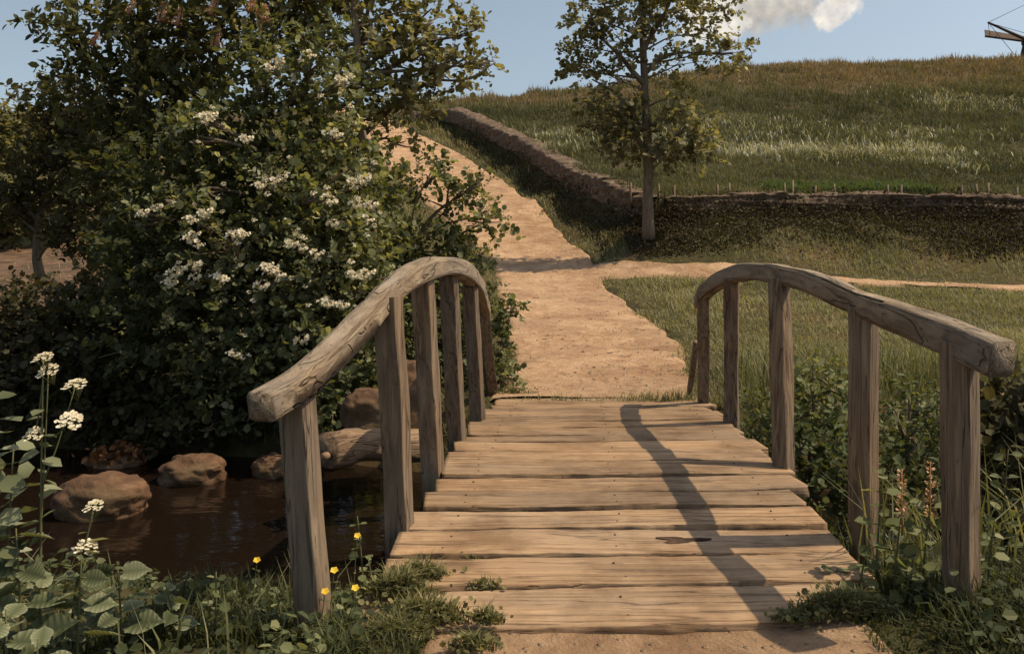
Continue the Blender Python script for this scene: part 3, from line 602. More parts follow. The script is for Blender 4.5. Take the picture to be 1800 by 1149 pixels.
hang(sh, PET2, 'blossom', [(x + rng.uniform(-26, 26), y + rng.uniform(-16, 16), 7.6 + .35 * abs(x - 450) / 300 + .55 * max(0, 350 - y) / 250) for x, y in BL[::2] + SPR[::3] + [(x + 22, y - 20) for x, y in SPR[1::2]] + [(560, 250), (520, 270), (640, 290), (610, 200), (540, 180), (650, 420), (600, 450), (560, 500), (500, 390), (400, 360), (640, 350)]], smin=.45, smax=.9)
hang(sh, PET, 'blossom', [(x, y, 7.58 + .35 * abs(x - 450) / 300 + .55 * max(0, 350 - y) / 250) for x, y in BL])

# tall chestnut with upright flower candles
def candle():
    b = MB(); n = 60; t = rng.uniform(0, 1, n); a = rng.uniform(0, 6.28, n); r = .055 * (1 - t * .75)
    P = np.stack([r * np.cos(a), r * np.sin(a), t * .26 - .05], 1); D = norm(np.stack([np.cos(a), np.sin(a), .5 + 0 * a], 1) + rdir(n) * .4)
    V, fs, A = place(ROUND, LEAF_F, P, D, rdir(n), .035, rng.uniform(0, 1, n)); b.add(V, fs, A); b.add(*sweep(np.array([(0, 0, -.07), (0, 0, .2)]), circ(6), np.array([.04, .012])), attr=.2); o = b.build('flower_spike', M['pink']); COL.objects.unlink(o); return o
CAN = candle()
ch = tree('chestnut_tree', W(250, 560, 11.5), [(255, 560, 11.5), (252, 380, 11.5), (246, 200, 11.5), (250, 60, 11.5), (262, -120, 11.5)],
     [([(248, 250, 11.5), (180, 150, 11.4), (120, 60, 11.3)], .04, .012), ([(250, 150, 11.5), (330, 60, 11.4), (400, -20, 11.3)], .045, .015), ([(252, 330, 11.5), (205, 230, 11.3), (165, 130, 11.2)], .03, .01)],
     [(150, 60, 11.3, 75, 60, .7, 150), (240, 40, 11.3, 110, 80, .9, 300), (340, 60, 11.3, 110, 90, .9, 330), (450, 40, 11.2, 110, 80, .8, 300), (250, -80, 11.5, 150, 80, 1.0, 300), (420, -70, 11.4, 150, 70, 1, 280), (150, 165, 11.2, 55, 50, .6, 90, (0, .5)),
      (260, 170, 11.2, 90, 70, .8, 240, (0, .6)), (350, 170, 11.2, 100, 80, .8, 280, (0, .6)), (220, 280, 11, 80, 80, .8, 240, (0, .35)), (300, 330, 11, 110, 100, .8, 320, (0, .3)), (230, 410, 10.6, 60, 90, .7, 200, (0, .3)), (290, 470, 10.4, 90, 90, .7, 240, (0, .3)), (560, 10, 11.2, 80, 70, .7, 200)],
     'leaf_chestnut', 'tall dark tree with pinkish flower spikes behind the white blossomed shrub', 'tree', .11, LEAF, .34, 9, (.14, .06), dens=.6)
hang(ch, CAN, 'flower_spike', [(x, y, 10.55) for x, y in [(228, 20), (287, 30), (312, 38), (372, 20), (440, 16), (472, 36), (382, 74), (462, 44), (164, 75)]], smin=.7, smax=1.1)

# slim tree reaching over the path
sl = tree('slender_tree', W(636, 420, 11), [(640, 520, 10.6), (638, 400, 10.4), (634, 240, 10.4), (630, 110, 10.55), (618, -20, 10.8), (600, -150, 11)],
     [([(634, 245, 11), (690, 190, 10.9), (760, 140, 10.7), (830, 95, 10.6)], .045, .012), ([(634, 105, 11), (640, 60, 11.1), (655, -40, 11.2)], .045, .02), ([(632, 130, 11), (700, 70, 10.9), (760, 15, 10.8)], .035, .01), ([(630, 140, 11), (570, 70, 11), (520, -10, 11)], .035, .01), ([(760, 140, 10.7), (820, 140, 10.6), (870, 110, 10.6)], .02, .008)],
     [(680, 20, 11, 90, 60, .7, 150), (760, 40, 10.8, 65, 45, .5, 80), (830, 60, 10.6, 35, 30, .4, 34), (790, 115, 10.6, 60, 42, .5, 84), (860, 112, 10.6, 24, 22, .3, 18), (720, 105, 10.7, 70, 50, .6, 120), (730, 175, 10.6, 55, 32, .5, 76), (660, 165, 10.9, 60, 60, .5, 100), (590, 60, 11.2, 80, 60, .5, 150), (700, -70, 11.2, 110, 60, .8, 140), (600, 200, 10.6, 70, 70, .6, 170), (700, 250, 10.4, 45, 22, .4, 22), (580, 280, 10.2, 60, 50, .5, 110), (560, -60, 11.2, 100, 60, .8, 150)],
     'leaf_light', 'slender light green tree with a forked trunk reaching over the path', 'tree', .08, ROUND, .27, 9, (.075, .035), dens=.62)
hang(sl, PET2, 'blossom', [(x, y, 10.1) for x, y in [(737, 24), (788, 88), (745, 85), (868, 80), (836, 38), (672, 30), (800, 30), (625, 100), (610, 150)]], smin=.6, smax=.9)

# low bush beside the rail, thin twigs over the path
tree('leafy_bush', W(700, 560, 9.6), [(700, 600, 9.6), (705, 520, 9.6), (720, 430, 9.6)],
     [([(705, 500, 9.6), (780, 430, 9.5), (840, 395, 9.4), (880, 390, 9.3)], .022, .006), ([(705, 490, 9.6), (745, 400, 9.5), (800, 345, 9.5)], .02, .005), ([(710, 470, 9.6), (760, 380, 9.6), (830, 340, 9.5)], .02, .005), ([(700, 540, 9.6), (690, 420, 9.6), (700, 320, 9.7)], .02, .006)],
     [(665, 450, 9.5, 75, 60, .6, 230), (755, 432, 9.4, 60, 34, .4, 74), (790, 350, 9.4, 62, 34, .4, 36), (860, 385, 9.3, 34, 22, .3, 30), (820, 440, 9.3, 45, 20, .4, 44), (690, 345, 9.6, 55, 50, .5, 80), (840, 325, 9.4, 32, 18, .3, 18), (690, 520, 9.3, 90, 60, .5, 260), (790, 520, 9.2, 70, 60, .5, 200, (0, .7)), (760, 300, 9.6, 30, 22, .3, 24), (720, 600, 8.9, 110, 60, .5, 250, (0, .7)), (800, 620, 8.8, 55, 60, .4, 150)],
     'leaf_hawthorn', 'loose leafy bush behind the sunlit handrail with thin twigs over the path', 'bush', .062, ROUND, .24, 9, (.03, .012), attr=(0, .9))
tree('sapling', W(885, 600, 8.6), [(878, 690, 8.6), (880, 610, 8.6), (890, 545, 8.6)], [], [(888, 545, 8.6, 26, 26, .18, 36), (872, 600, 8.6, 18, 28, .15, 30), (884, 662, 8.5, 26, 20, .16, 46)], 'leaf_weed', 'small green sapling at the path edge just past the sunlit rail', 'sapling', .055, ROUND, .14, 7, (.012, .005))
# small trees at the left edge
tree('hawthorn_tree', W(70, 475, 13), [(72, 490, 13), (66, 430, 13), (80, 340, 13), (110, 240, 13), (130, 160, 13)],
     [([(68, 440, 13), (110, 400, 13), (150, 330, 13)], .035, .01), ([(72, 400, 13), (30, 330, 13), (10, 260, 13)], .03, .01), ([(100, 270, 13), (75, 200, 13), (72, 150, 13)], .025, .008)],
     [(95, 185, 13, 45, 35, .6, 100), (150, 190, 12.8, 50, 50, .6, 130), (130, 270, 12.8, 60, 55, .6, 190), (60, 310, 13, 55, 55, .6, 130), (170, 330, 12.6, 60, 60, .6, 190), (20, 370, 13, 50, 50, .6, 110), (150, 410, 12.4, 55, 40, .6, 130)],
     'leaf_dark', 'small crooked dark tree standing apart on the left before the distant hedge', 'tree', .10, LEAF, .32, 9, (.075, .02))
tree('undergrowth_shrub', W(120, 700, 8.9), [(120, 760, 8.9), (125, 660, 8.9), (150, 560, 8.9)], [],
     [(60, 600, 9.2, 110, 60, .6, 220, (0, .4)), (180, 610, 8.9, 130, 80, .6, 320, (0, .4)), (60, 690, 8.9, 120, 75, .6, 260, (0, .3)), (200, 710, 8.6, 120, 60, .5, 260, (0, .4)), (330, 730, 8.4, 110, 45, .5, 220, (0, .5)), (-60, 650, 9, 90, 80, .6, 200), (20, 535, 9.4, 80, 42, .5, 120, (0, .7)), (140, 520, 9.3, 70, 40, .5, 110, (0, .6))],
     'leaf_dark', 'low black green shrub filling the far bank above the stones', 'shrub', .07, ROUND, .26, 9, (.05, .02))
# tree at the corner of the earth wall
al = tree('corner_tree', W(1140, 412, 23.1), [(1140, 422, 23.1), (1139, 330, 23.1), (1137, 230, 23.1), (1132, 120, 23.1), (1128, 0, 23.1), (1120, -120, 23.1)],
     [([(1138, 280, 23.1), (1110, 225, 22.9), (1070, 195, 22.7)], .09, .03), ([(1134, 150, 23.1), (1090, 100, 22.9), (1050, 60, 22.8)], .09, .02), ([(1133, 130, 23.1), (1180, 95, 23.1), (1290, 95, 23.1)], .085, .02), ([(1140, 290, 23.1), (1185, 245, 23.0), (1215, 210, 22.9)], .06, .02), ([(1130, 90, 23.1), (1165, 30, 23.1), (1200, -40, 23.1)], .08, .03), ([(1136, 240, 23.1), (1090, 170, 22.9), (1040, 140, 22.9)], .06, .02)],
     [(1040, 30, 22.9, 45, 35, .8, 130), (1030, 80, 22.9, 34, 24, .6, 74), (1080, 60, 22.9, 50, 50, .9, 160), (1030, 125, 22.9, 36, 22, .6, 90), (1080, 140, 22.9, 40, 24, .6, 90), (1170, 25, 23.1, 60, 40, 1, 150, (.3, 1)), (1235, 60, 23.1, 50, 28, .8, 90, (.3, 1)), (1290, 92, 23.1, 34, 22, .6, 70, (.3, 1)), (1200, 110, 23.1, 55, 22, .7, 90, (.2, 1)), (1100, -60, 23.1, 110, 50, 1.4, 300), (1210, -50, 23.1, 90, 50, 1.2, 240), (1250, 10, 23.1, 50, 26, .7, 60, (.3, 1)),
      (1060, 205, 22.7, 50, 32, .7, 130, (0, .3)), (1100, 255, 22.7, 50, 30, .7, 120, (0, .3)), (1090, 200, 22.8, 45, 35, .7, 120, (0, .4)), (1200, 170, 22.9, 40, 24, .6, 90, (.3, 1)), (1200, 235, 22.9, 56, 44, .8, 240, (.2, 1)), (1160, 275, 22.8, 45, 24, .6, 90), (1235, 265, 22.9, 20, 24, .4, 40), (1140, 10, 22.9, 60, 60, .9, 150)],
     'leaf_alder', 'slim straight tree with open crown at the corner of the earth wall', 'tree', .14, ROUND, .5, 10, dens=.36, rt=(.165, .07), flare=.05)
# distant hedge at the left
for i, (px, py, y, rx, ry, n, lab) in enumerate([(20, 250, 52, 60, 55, 300, 'rounded distant bush at the left edge of the hill'), (-60, 230, 50, 70, 60, 260, 'distant bush half out of the picture at the left edge'), (110, 270, 55, 60, 45, 240, 'distant bush beyond the crooked dark tree'), (200, 240, 56, 60, 50, 220, 'distant bush hidden behind the flower spiked tree'),
                                  (20, 370, 30, 60, 40, 240, 'mid distance bush below the distant hedge at the left edge')]):
    tree('distant_bush', W(px, py + ry + 30, y), [(px, py + ry + 40, y), (px, py, y)], [], [(px, py, y, rx, ry, 1.8, n), (px + 25, py + ry * .6, y, rx, ry * .8, 1.6, n)], 'leaf_light', lab, 'bush', .30, ROUND, .8, 9, (.15, .08), 'distant bushes on the left', twigs=False, attr=(0, .8))

# ------------------------------------------------------------------ grasses (nobody could count them)
def scatter(n, zr, xr=None, px=None, pw=1.0):
    """random ground points: depth zr (log-spread), across the view with a margin, or inside xr"""
    y = np.exp(rng.uniform(np.log(zr[0]), np.log(zr[1]), n)) if pw == 1 else zr[0] + (zr[1] - zr[0]) * rng.uniform(0, 1, n)
    x = rng.uniform(-.78, .78, n) * y if xr is None else rng.uniform(xr[0], xr[1], n)
    return np.c_[x, y]
def grass(name, xy, h, w, lean, attr, mat, label, cat='grass'):
    z = height(xy) - .02; P = np.c_[xy, z]; b = MB()
    b.add(*blades(P, h, w, lean, attr)); return tag(b.build(name, M[mat], smooth=False), label, cat, kind='stuff')
# hillside field
xy = scatter(330000, (24.2, 92)); s = sdike(xy); xy = xy[s > .25]
P3 = np.c_[xy, 0 * xy[:, 0]]; zz = height(xy, False)
dry = sst(.38, .95, np.interp(xy[:, 1], [24, 60, 70, 82], [0, .35, .75, 1.05]) + .22 * vnoise(P3, .12, 71, 3)) 
at = np.clip(.20 + .28 * vnoise(P3, .5, 72, 3) + .34 * vnoise(P3, .13, 76, 3) + rng.uniform(-.14, .2, len(xy)) + .55 * dry, 0, 1)
hh = np.interp(xy[:, 1], [24, 40, 85], [.26, .42, .8]) * rng.uniform(.4, 1.4, len(xy)) * np.maximum(.2, .75 + 1.1 * vnoise(P3, .45, 74, 3))
grass('meadow_grass', xy, hh, np.interp(xy[:, 1], [24, 85], [.012, .042]), rng.uniform(.1, .6, len(xy)), at, 'grass_field', 'long hill meadow grass turning brown towards the crest')
# pale flowering drifts
pt = []
for (px, py, y, rx, ry, n) in [(1410, 268, 38, 110, 14, 1500), (1290, 215, 52, 60, 10, 420), (1700, 180, 60, 55, 12, 800), (1620, 262, 39, 26, 10, 320), (1640, 290, 34, 30, 8, 240), (1000, 240, 48, 40, 10, 260), (1480, 235, 46, 130, 14, 600), (1060, 238, 48, 30, 9, 200), (960, 275, 40, 30, 10, 180), (1200, 245, 45, 60, 14, 300)]:
    n = int(n * 1.5); q = rng.normal(size=(n, 2)) * .8; q = q + rng.normal(size=(40, 2))[rng.integers(0, 40, n)] * .7; c = W(px, py, y); pt.append(np.c_[c[0] + q[:, 0] * rx * y / F, c[1] + q[:, 1] * ry * y / F * 4.6])
xy = np.vstack(pt); xy = xy[sdike(xy) > .3]
grass('pale_meadow_flowers', xy, rng.uniform(.22, .62, len(xy)), rng.uniform(.015, .045, len(xy)), rng.uniform(.2, .9, len(xy)), rng.uniform(0, 1, len(xy)), 'grass_pale', 'drifts of pale flowering grass across the hill meadow', 'meadow flowers')
xy = np.c_[rng.uniform(8.0, 13.5, 5000), rng.uniform(25.0, 27.2, 5000)]; xy = xy[vnoise(np.c_[xy, 0 * xy[:, 0]], .6, 140, 2) > -.15]
grass('bright_grass', xy, rng.uniform(.15, .5, len(xy)), .02, rng.uniform(.2, .8, len(xy)), rng.uniform(0, 1, len(xy)), 'grass_bright', 'fresh bright green grass strip just above the level earth wall')
# verge, banks, low meadow
xy = scatter(300000, (7.6, 66)); sd = sdike(xy); pi = np.maximum(path_in(xy), side_in(xy)); g = gully(xy)
P3 = np.c_[xy, 0 * xy[:, 0]]
ok = ~((xy[:, 0] < -.50 * xy[:, 1]) & (xy[:, 1] > 14) & (xy[:, 1] < 38) & (rng.uniform(0, 1, len(xy)) < .97)) & (sd < -.05) & (pi < .10 + .45 * vnoise(P3, 1.9, 81, 3) + .12 * (rng.uniform(0, 1, len(xy)) > .9)) & (g < .55); xy = xy[ok]; P3 = P3[ok]; sd = sd[ok]
at = np.clip(.46 + .22 * vnoise(P3, .5, 82, 3) + .18 * vnoise(P3, .15, 83, 2) + rng.uniform(-.2, .28, len(xy)) - .35 * sst(-3.2, -.8, sd) * (xy[:, 0] > 3), 0, 1)
near = np.minimum(1, np.maximum(.5, -np.maximum(path_in(xy), side_in(xy)) * 1.6))
hh = np.interp(xy[:, 1], [8, 20, 60], [.13, .2, .45]) * rng.uniform(.4, 1.4, len(xy)) * (.9 + .6 * vnoise(P3, .6, 84, 2)) * near
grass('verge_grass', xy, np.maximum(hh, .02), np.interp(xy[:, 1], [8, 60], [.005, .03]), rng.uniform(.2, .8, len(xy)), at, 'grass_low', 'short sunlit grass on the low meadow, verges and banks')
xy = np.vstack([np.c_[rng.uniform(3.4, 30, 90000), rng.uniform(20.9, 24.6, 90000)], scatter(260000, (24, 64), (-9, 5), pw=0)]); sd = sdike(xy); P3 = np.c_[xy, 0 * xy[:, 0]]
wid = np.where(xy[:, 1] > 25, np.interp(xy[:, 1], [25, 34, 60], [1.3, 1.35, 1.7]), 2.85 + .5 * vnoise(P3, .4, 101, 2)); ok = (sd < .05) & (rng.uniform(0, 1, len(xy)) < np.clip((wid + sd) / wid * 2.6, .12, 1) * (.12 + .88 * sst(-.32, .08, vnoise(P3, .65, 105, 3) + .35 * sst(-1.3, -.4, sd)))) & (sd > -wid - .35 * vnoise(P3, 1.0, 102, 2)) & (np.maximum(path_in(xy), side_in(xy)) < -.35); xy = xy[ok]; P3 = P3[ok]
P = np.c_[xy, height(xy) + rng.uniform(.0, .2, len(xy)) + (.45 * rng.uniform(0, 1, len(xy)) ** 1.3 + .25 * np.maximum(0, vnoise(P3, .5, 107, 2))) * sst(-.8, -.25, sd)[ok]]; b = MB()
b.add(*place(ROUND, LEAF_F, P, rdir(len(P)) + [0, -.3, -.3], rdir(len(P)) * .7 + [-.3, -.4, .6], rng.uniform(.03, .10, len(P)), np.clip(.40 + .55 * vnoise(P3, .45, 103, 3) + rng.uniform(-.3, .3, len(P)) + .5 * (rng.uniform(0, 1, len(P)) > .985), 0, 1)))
tag(b.build('bank_shade_undergrowth', M['bramble_shade'], smooth=False), 'brambles and dead leaves coloured dark as shade on the steep face of the bank under the earth wall', 'undergrowth', kind='stuff')  # shade of the bank is put into these dark leaf colours
# lush grass of the near bank and stream sides
xy = np.vstack([scatter(70000, (1.9, 10)), np.c_[rng.uniform(1.2, 3.4, 12000), rng.uniform(1.9, 3.8, 12000)], np.c_[rng.uniform(-2.4, -.38, 6000), rng.uniform(1.9, 3.0, 6000)]]); pi = path_in(xy); g = gully(xy); P3 = np.c_[xy, 0 * xy[:, 0]]
ondeck = (np.abs(xy[:, 0] - xc(xy[:, 1])) < 1.02) & (xy[:, 1] > 2.89) & (xy[:, 1] < 8.4)
ok = (pi < .0 + .1 * vnoise(P3, 3, 91, 2)) & (g < .72) & ~ondeck & ((xy[:, 1] < 5.2) | (xy[:, 0] > 1.2) | (xy[:, 1] > 8.3)) & (vnoise(P3, 1.1, 92, 2) > np.where(xy[:, 0] < -.62, -.08, -.6)); xy = xy[ok]; P3 = P3[ok]
edge = np.clip(-path_in(xy) * 4, .5, 1)
at = np.clip(.38 + .25 * vnoise(P3, 1.2, 93, 3) + rng.uniform(-.25, .3, len(xy)), 0, 1)
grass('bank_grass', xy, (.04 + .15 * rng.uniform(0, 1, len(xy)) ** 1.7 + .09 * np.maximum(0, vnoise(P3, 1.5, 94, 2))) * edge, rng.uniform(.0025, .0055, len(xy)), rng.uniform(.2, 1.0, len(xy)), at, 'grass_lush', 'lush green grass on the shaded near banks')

# tufts on the deck and beside posts
def tuft(name, px, py, y, n, r, h, label, mat='grass_tuft', z=None, group='grass tufts on the bridge deck'):
    c = W(px, py, y); 
    if z is None: z = c[2]
    ta = rng.uniform(0, 6.283, n); tr = rng.uniform(0, 1, n) ** .75 * (1 + .25 * np.sin(ta * 3 + px) + .15 * np.sin(ta * 5 + py)); P = np.c_[c[0] + tr * np.cos(ta) * r[0] * 1.15, c[1] + tr * np.sin(ta) * r[1] * 1.15, np.full(n, z)]
    b = MB(); b.add(*blades(P, rng.uniform(.3, 1.15, n) * h * np.clip(1.1 - .75 * tr, .2, 1), rng.uniform(.002, .0042, n), rng.uniform(.3, 1.1, n), rng.uniform(.25, 1, n)))
    m = n // 4; Q = P[rng.integers(0, n, m)] + np.c_[rng.normal(size=(m, 2)) * .02, rng.uniform(.0, h * .4, m)]
    b.add(*place(ROUND, LEAF_F, Q, rdir(m) + [0, 0, .3], rdir(m) * .5 + [0, 0, 1], rng.uniform(.012, .03, m), rng.uniform(.3, 1, m)))
    o = b.build(name, M[mat], smooth=False, loc=np.array([c[0], c[1], z])); return tag(o, label, 'grass tuft', group)
tuft('grass_tuft', 742, 1018, 3.28, 520, (.10, .05), .13, 'tall grass tuft growing at the left edge of the second plank')
tuft('grass_tuft', 855, 1032, 3.21, 160, (.08, .02), .055, 'short grass fringe in the gap right of the tall tuft')
tuft('grass_tuft', 740, 1085, 2.93, 900, (.16, .06), .12, 'wide mossy grass clump covering the left end of the nearest plank')
tuft('grass_tuft', 690, 1100, 2.80, 900, (.13, .035), .14, 'grass clump hiding the left corner of the nearest plank', z=-.03)
tuft('grass_tuft', 852, 1092, 2.88, 200, (.07, .025), .09, 'small grass tuft on the front edge of the nearest plank')
tuft('grass_tuft', 836, 985, 3.5, 90, (.07, .02), .05, 'tiny weed sprouting in a gap above the short fringe')
tuft('grass_tuft', 900, 690, 8.2, 220, (.22, .06), .10, 'low grass at the far left corner of the deck')
tuft('grass_tuft', 1480, 1075, 2.95, 1100, (.17, .08), .13, 'grass clump covering the right end of the nearest plank')
tuft('grass_tuft', 1395, 1090, 2.9, 200, (.08, .03), .05, 'thin grass strip along the front edge left of the right clump')
tuft('grass_tuft', 830, 1140, 2.68, 260, (.08, .04), .09, 'grass tuft in the trodden earth before the bridge')
tuft('grass_tuft', 700, 1040, 3.1, 600, (.12, .07), .14, 'leafy grass clump spilling onto the deck behind the mossy clump')
tuft('grass_tuft', 1690, 1045, 3.15, 500, (.14, .07), .16, 'long grass round the foot of the nearest right post', group='grass tufts at post feet')
tuft('grass_tuft', 575, 1110, 3.0, 500, (.12, .06), .13, 'long grass round the foot of the nearest left post', group='grass tufts at post feet')

# ------------------------------------------------------------------ herbs
def stem_curve(H, lean, n=8):
    t = np.linspace(0, 1, n); return np.c_[lean[0] * t ** 1.6, lean[1] * t ** 1.6, H * t]
def herb_body(H, pairs, size, shape, faces, lean=(.03, 0), s0=.25, seed=0, droop=.25, tipsize=.5, rs=.006):
    """stem and opposite leaves; returns two builders"""
    s = MB(); l = MB(); C = stem_curve(H, lean); s.add(*sweep(C, circ(6), np.linspace(rs, rs * .4, len(C))), attr=.5)
    P, D, N, Z_, A = [], [], [], [], []
    for k in range(pairs):
        t = s0 + (1 - s0) * (k + .5) / pairs; p = np.array([np.interp(t, np.linspace(0, 1, len(C)), C[:, q]) for q in range(3)])
        a0 = k * 1.57 + rng.uniform(-.4, .4); sz = size * (1 - (1 - tipsize) * t) * rng.uniform(.8, 1.2)
        for a in (a0, a0 + math.pi):
            d = np.array([math.cos(a), math.sin(a), .28 - droop * rng.uniform(0, 1.6)]); e = p + d * sz * .28
            s.add(*sweep(np.array([p, e]), circ(4), .0022), attr=.5)
            P.append(e); D.append(d + rng.normal(size=3) * .12); N.append(np.array([0, -.25, .9]) + rng.normal(size=3) * .5 - .1 * d); Z_.append(sz); A.append(np.clip(rng.uniform(.2, 1), 0, 1))
    V, fs, A2 = place(shape, faces, np.array(P), np.array(D), np.array(N), np.array(Z_), np.array(A))
    if shape is NETTLE: k = len(NETTLE) // 3; A2 = np.clip(A2 + np.tile(np.r_[np.full(k, -.5), np.tile([.35, -.2], k)[:k], np.tile([.35, -.2], k)[:k]], len(P)), 0, 1)
    l.add(V, fs, A2)
    return s, l
def herb(name, loc, label, cat, H, pairs, size, shape=NETTLE, faces=NETTLE_F, lean=(.03, 0), mat='leaf_herb', group=None, flowers=None, **kw):
    o = empty(name, loc); tag(o, label, cat, group); s, l = herb_body(H, pairs, size, shape, faces, lean, **kw)
    def put(b, nm, m):
        q = b.build(nm, M[m]); q.parent = o; return q
    put(s, 'stem', 'stem'); put(l, 'leaves', mat)
    if flowers: flowers(o)
    return o
def gz(x, y): return float(height(np.array([[x, y]]))[0])
def gp(px, py, y, h=None):
    """ground point below picture column px at depth y"""
    x = (px - 900) * y / F; return (x, y, gz(x, y) - .01)
# cow parsley with white umbels
def umbel(nm='flower_umbel', R=.034, n=40):
    b = MB(); a = rng.uniform(0, 6.28, n); r = R * np.sqrt(rng.uniform(0, 1, n)); P = np.c_[r * np.cos(a), r * np.sin(a), .018 * (1 - (r / R) ** 2) + rng.normal(size=n) * .004]
    for k in range(4):
        t = k * 1.57 + a; D = np.c_[np.cos(t), np.sin(t), .2 + 0 * t]; b.add(*place(ROUND, LEAF_F, P, D, np.tile([0, -.4, 1.0], (n, 1)) + rdir(n) * .3, rng.uniform(.006, .0095, n), rng.uniform(0, 1, n)))
    for j in range(0, n, 4): b.add(*sweep(np.array([(0, 0, -.045), P[j]]), circ(3), .0012), attr=.3, mi=1)
    o = b.build(nm, [M['petal'], M['stem']]); COL.objects.unlink(o); return o
UMB = umbel()
def cow_parsley(px, py, y, tops, label):
    base = np.array(gp(px, py, y)); o = empty('cow_parsley', base); tag(o, label, 'wildflower', 'white umbel flowers')
    s = MB(); l = MB(); top = W(*tops[0], y) - base
    C = spline([(0, 0, 0), top * [.3, .3, .5], top], 14); s.add(*sweep(C, circ(6), np.linspace(.006, .003, 14)), attr=.6)
    for k, tp in enumerate(tops):
        q = W(tp[0], tp[1], y + (k % 3 - 1) * .04) - base
        if k: 
            a = C[min(13, 4 + k * 2)]; s.add(*sweep(spline([a, (a + q) / 2 + [0, 0, -.02], q], 8), circ(5), np.linspace(.003, .002, 8)), attr=.6)
        c = UMB.copy(); COL.objects.link(c); c.parent = o; c.location = q; c.rotation_euler = (rng.uniform(.1, .5), rng.uniform(-.3, .3), 0); c.scale = [rng.uniform(.8, 1.15)] * 3
    n = 26; t = rng.uniform(.1, .85, n); P = np.c_[np.interp(t, np.linspace(0, 1, 14), C[:, 0]), np.interp(t, np.linspace(0, 1, 14), C[:, 1]), np.interp(t, np.linspace(0, 1, 14), C[:, 2])]
    D = rdir(n) * [1, 1, .4]; D[:, 2] -= .15; l.add(*place(LEAF, LEAF_F, P, D, np.tile([0, 0, 1.0], (n, 1)) + rdir(n) * .4, rng.uniform(.035, .085, n), rng.uniform(.3, 1, n)))
    for b, nm, m in ((s, 'stem', 'stem'), (l, 'leaves', 'leaf_herb')): q = b.build(nm, M[m]); q.parent = o
cow_parsley(70, 1000, 2.55, [(76, 632), (85, 655), (132, 680), (122, 742), (60, 765)], 'tall cow parsley with several white umbels at the left picture edge')
cow_parsley(120, 1040, 2.7, [(165, 892), (150, 965)], 'shorter cow parsley with one loose white umbel before the broad boulder')
# nettles
NG = 'broad leaved nettles on the near bank'
NET = [(40, 1100, 2.5, .52, 7, .15, 'tallest nettle at the left edge beside the cow parsley stem'), (135, 1130, 2.62, .40, 6, .145, 'nettle with large pale leaves right of the tall cow parsley'), (60, 1149, 2.2, .30, 4, .145, 'nettle with heart shaped leaves in the bottom left corner'),
       (215, 1149, 2.75, .34, 5, .13, 'nettle with upright tip below the broad boulder'), (235, 1149, 2.35, .14, 3, .12, 'short nettle near the bottom edge left of centre grass'), (310, 1149, 2.9, .24, 4, .105, 'nettle of bluish leaves before the dark water'), (150, 1149, 2.35, .16, 3, .13, 'low nettle between two taller ones at the bottom edge'), (12, 1060, 2.3, .34, 4, .145, 'nettle cut by the left picture edge low down')]
for px, py, y, H, pr, sz, lab in NET: herb('nettle', gp(px, py, y), lab, 'nettle', H, pr, sz, lean=(rng.uniform(-.05, .05), rng.uniform(-.04, .02)), group=NG, s0=.3)
for i, (px, y, H, lab) in enumerate([(8, 2.6, .78, 'leafy climber at the left edge, its leaves above the cow parsley'), (-25, 2.5, .95, 'tall leafy climber mostly out of the picture at the left edge')]):
    herb('leafy_climber', gp(px, 1000, y), lab, 'climbing plant', H, 12, .085, ROUND, LEAF_F, lean=(.03, 0), mat='leaf_herb', s0=.35, tipsize=.8)
# buttercups
def butter(o):
    for k in range(1):
        b = MB(); n = 5; a = np.arange(n) * 1.2566; D = np.c_[np.cos(a), np.sin(a), .45 + 0 * a]; b.add(*place(ROUND, LEAF_F, np.zeros((n, 3)), D, np.tile([0, 0, 1.0], (n, 1)), .017, rng.uniform(0, 1, n)))
        q = b.build('flower', M['yellow']); q.parent = o; q.location = (0.02, 0, o['H']); q.rotation_euler = (.5, .1, 0)
for px, py, y, lab in [(620, 942, 3.3, 'topmost yellow buttercup right of the nearest left post'), (578, 1003, 2.93, 'yellow buttercup in front of the nearest left post'), (615, 1034, 2.9, 'yellow buttercup beside the mossy deck edge'), (562, 1040, 2.85, 'yellow buttercup low on the nearest left post'), (443, 985, 3.2, 'yellow buttercup alone left of the nearest left post')]:
    base = np.array(gp(px, py, y)); H = W(px, py, y)[2] - base[2]; o = empty('buttercup', base); o['H'] = float(H); tag(o, lab, 'wildflower', 'yellow buttercups')
    s, l = herb_body(H, 3, .04, LEAF, LEAF_F, (.02, 0), .1, tipsize=.3, rs=.003)
    for b, nm, m in ((s, 'stem', 'stem'), (l, 'leaves', 'leaf_weed')): q = b.build(nm, M[m]); q.parent = o
    butter(o); del o['H']
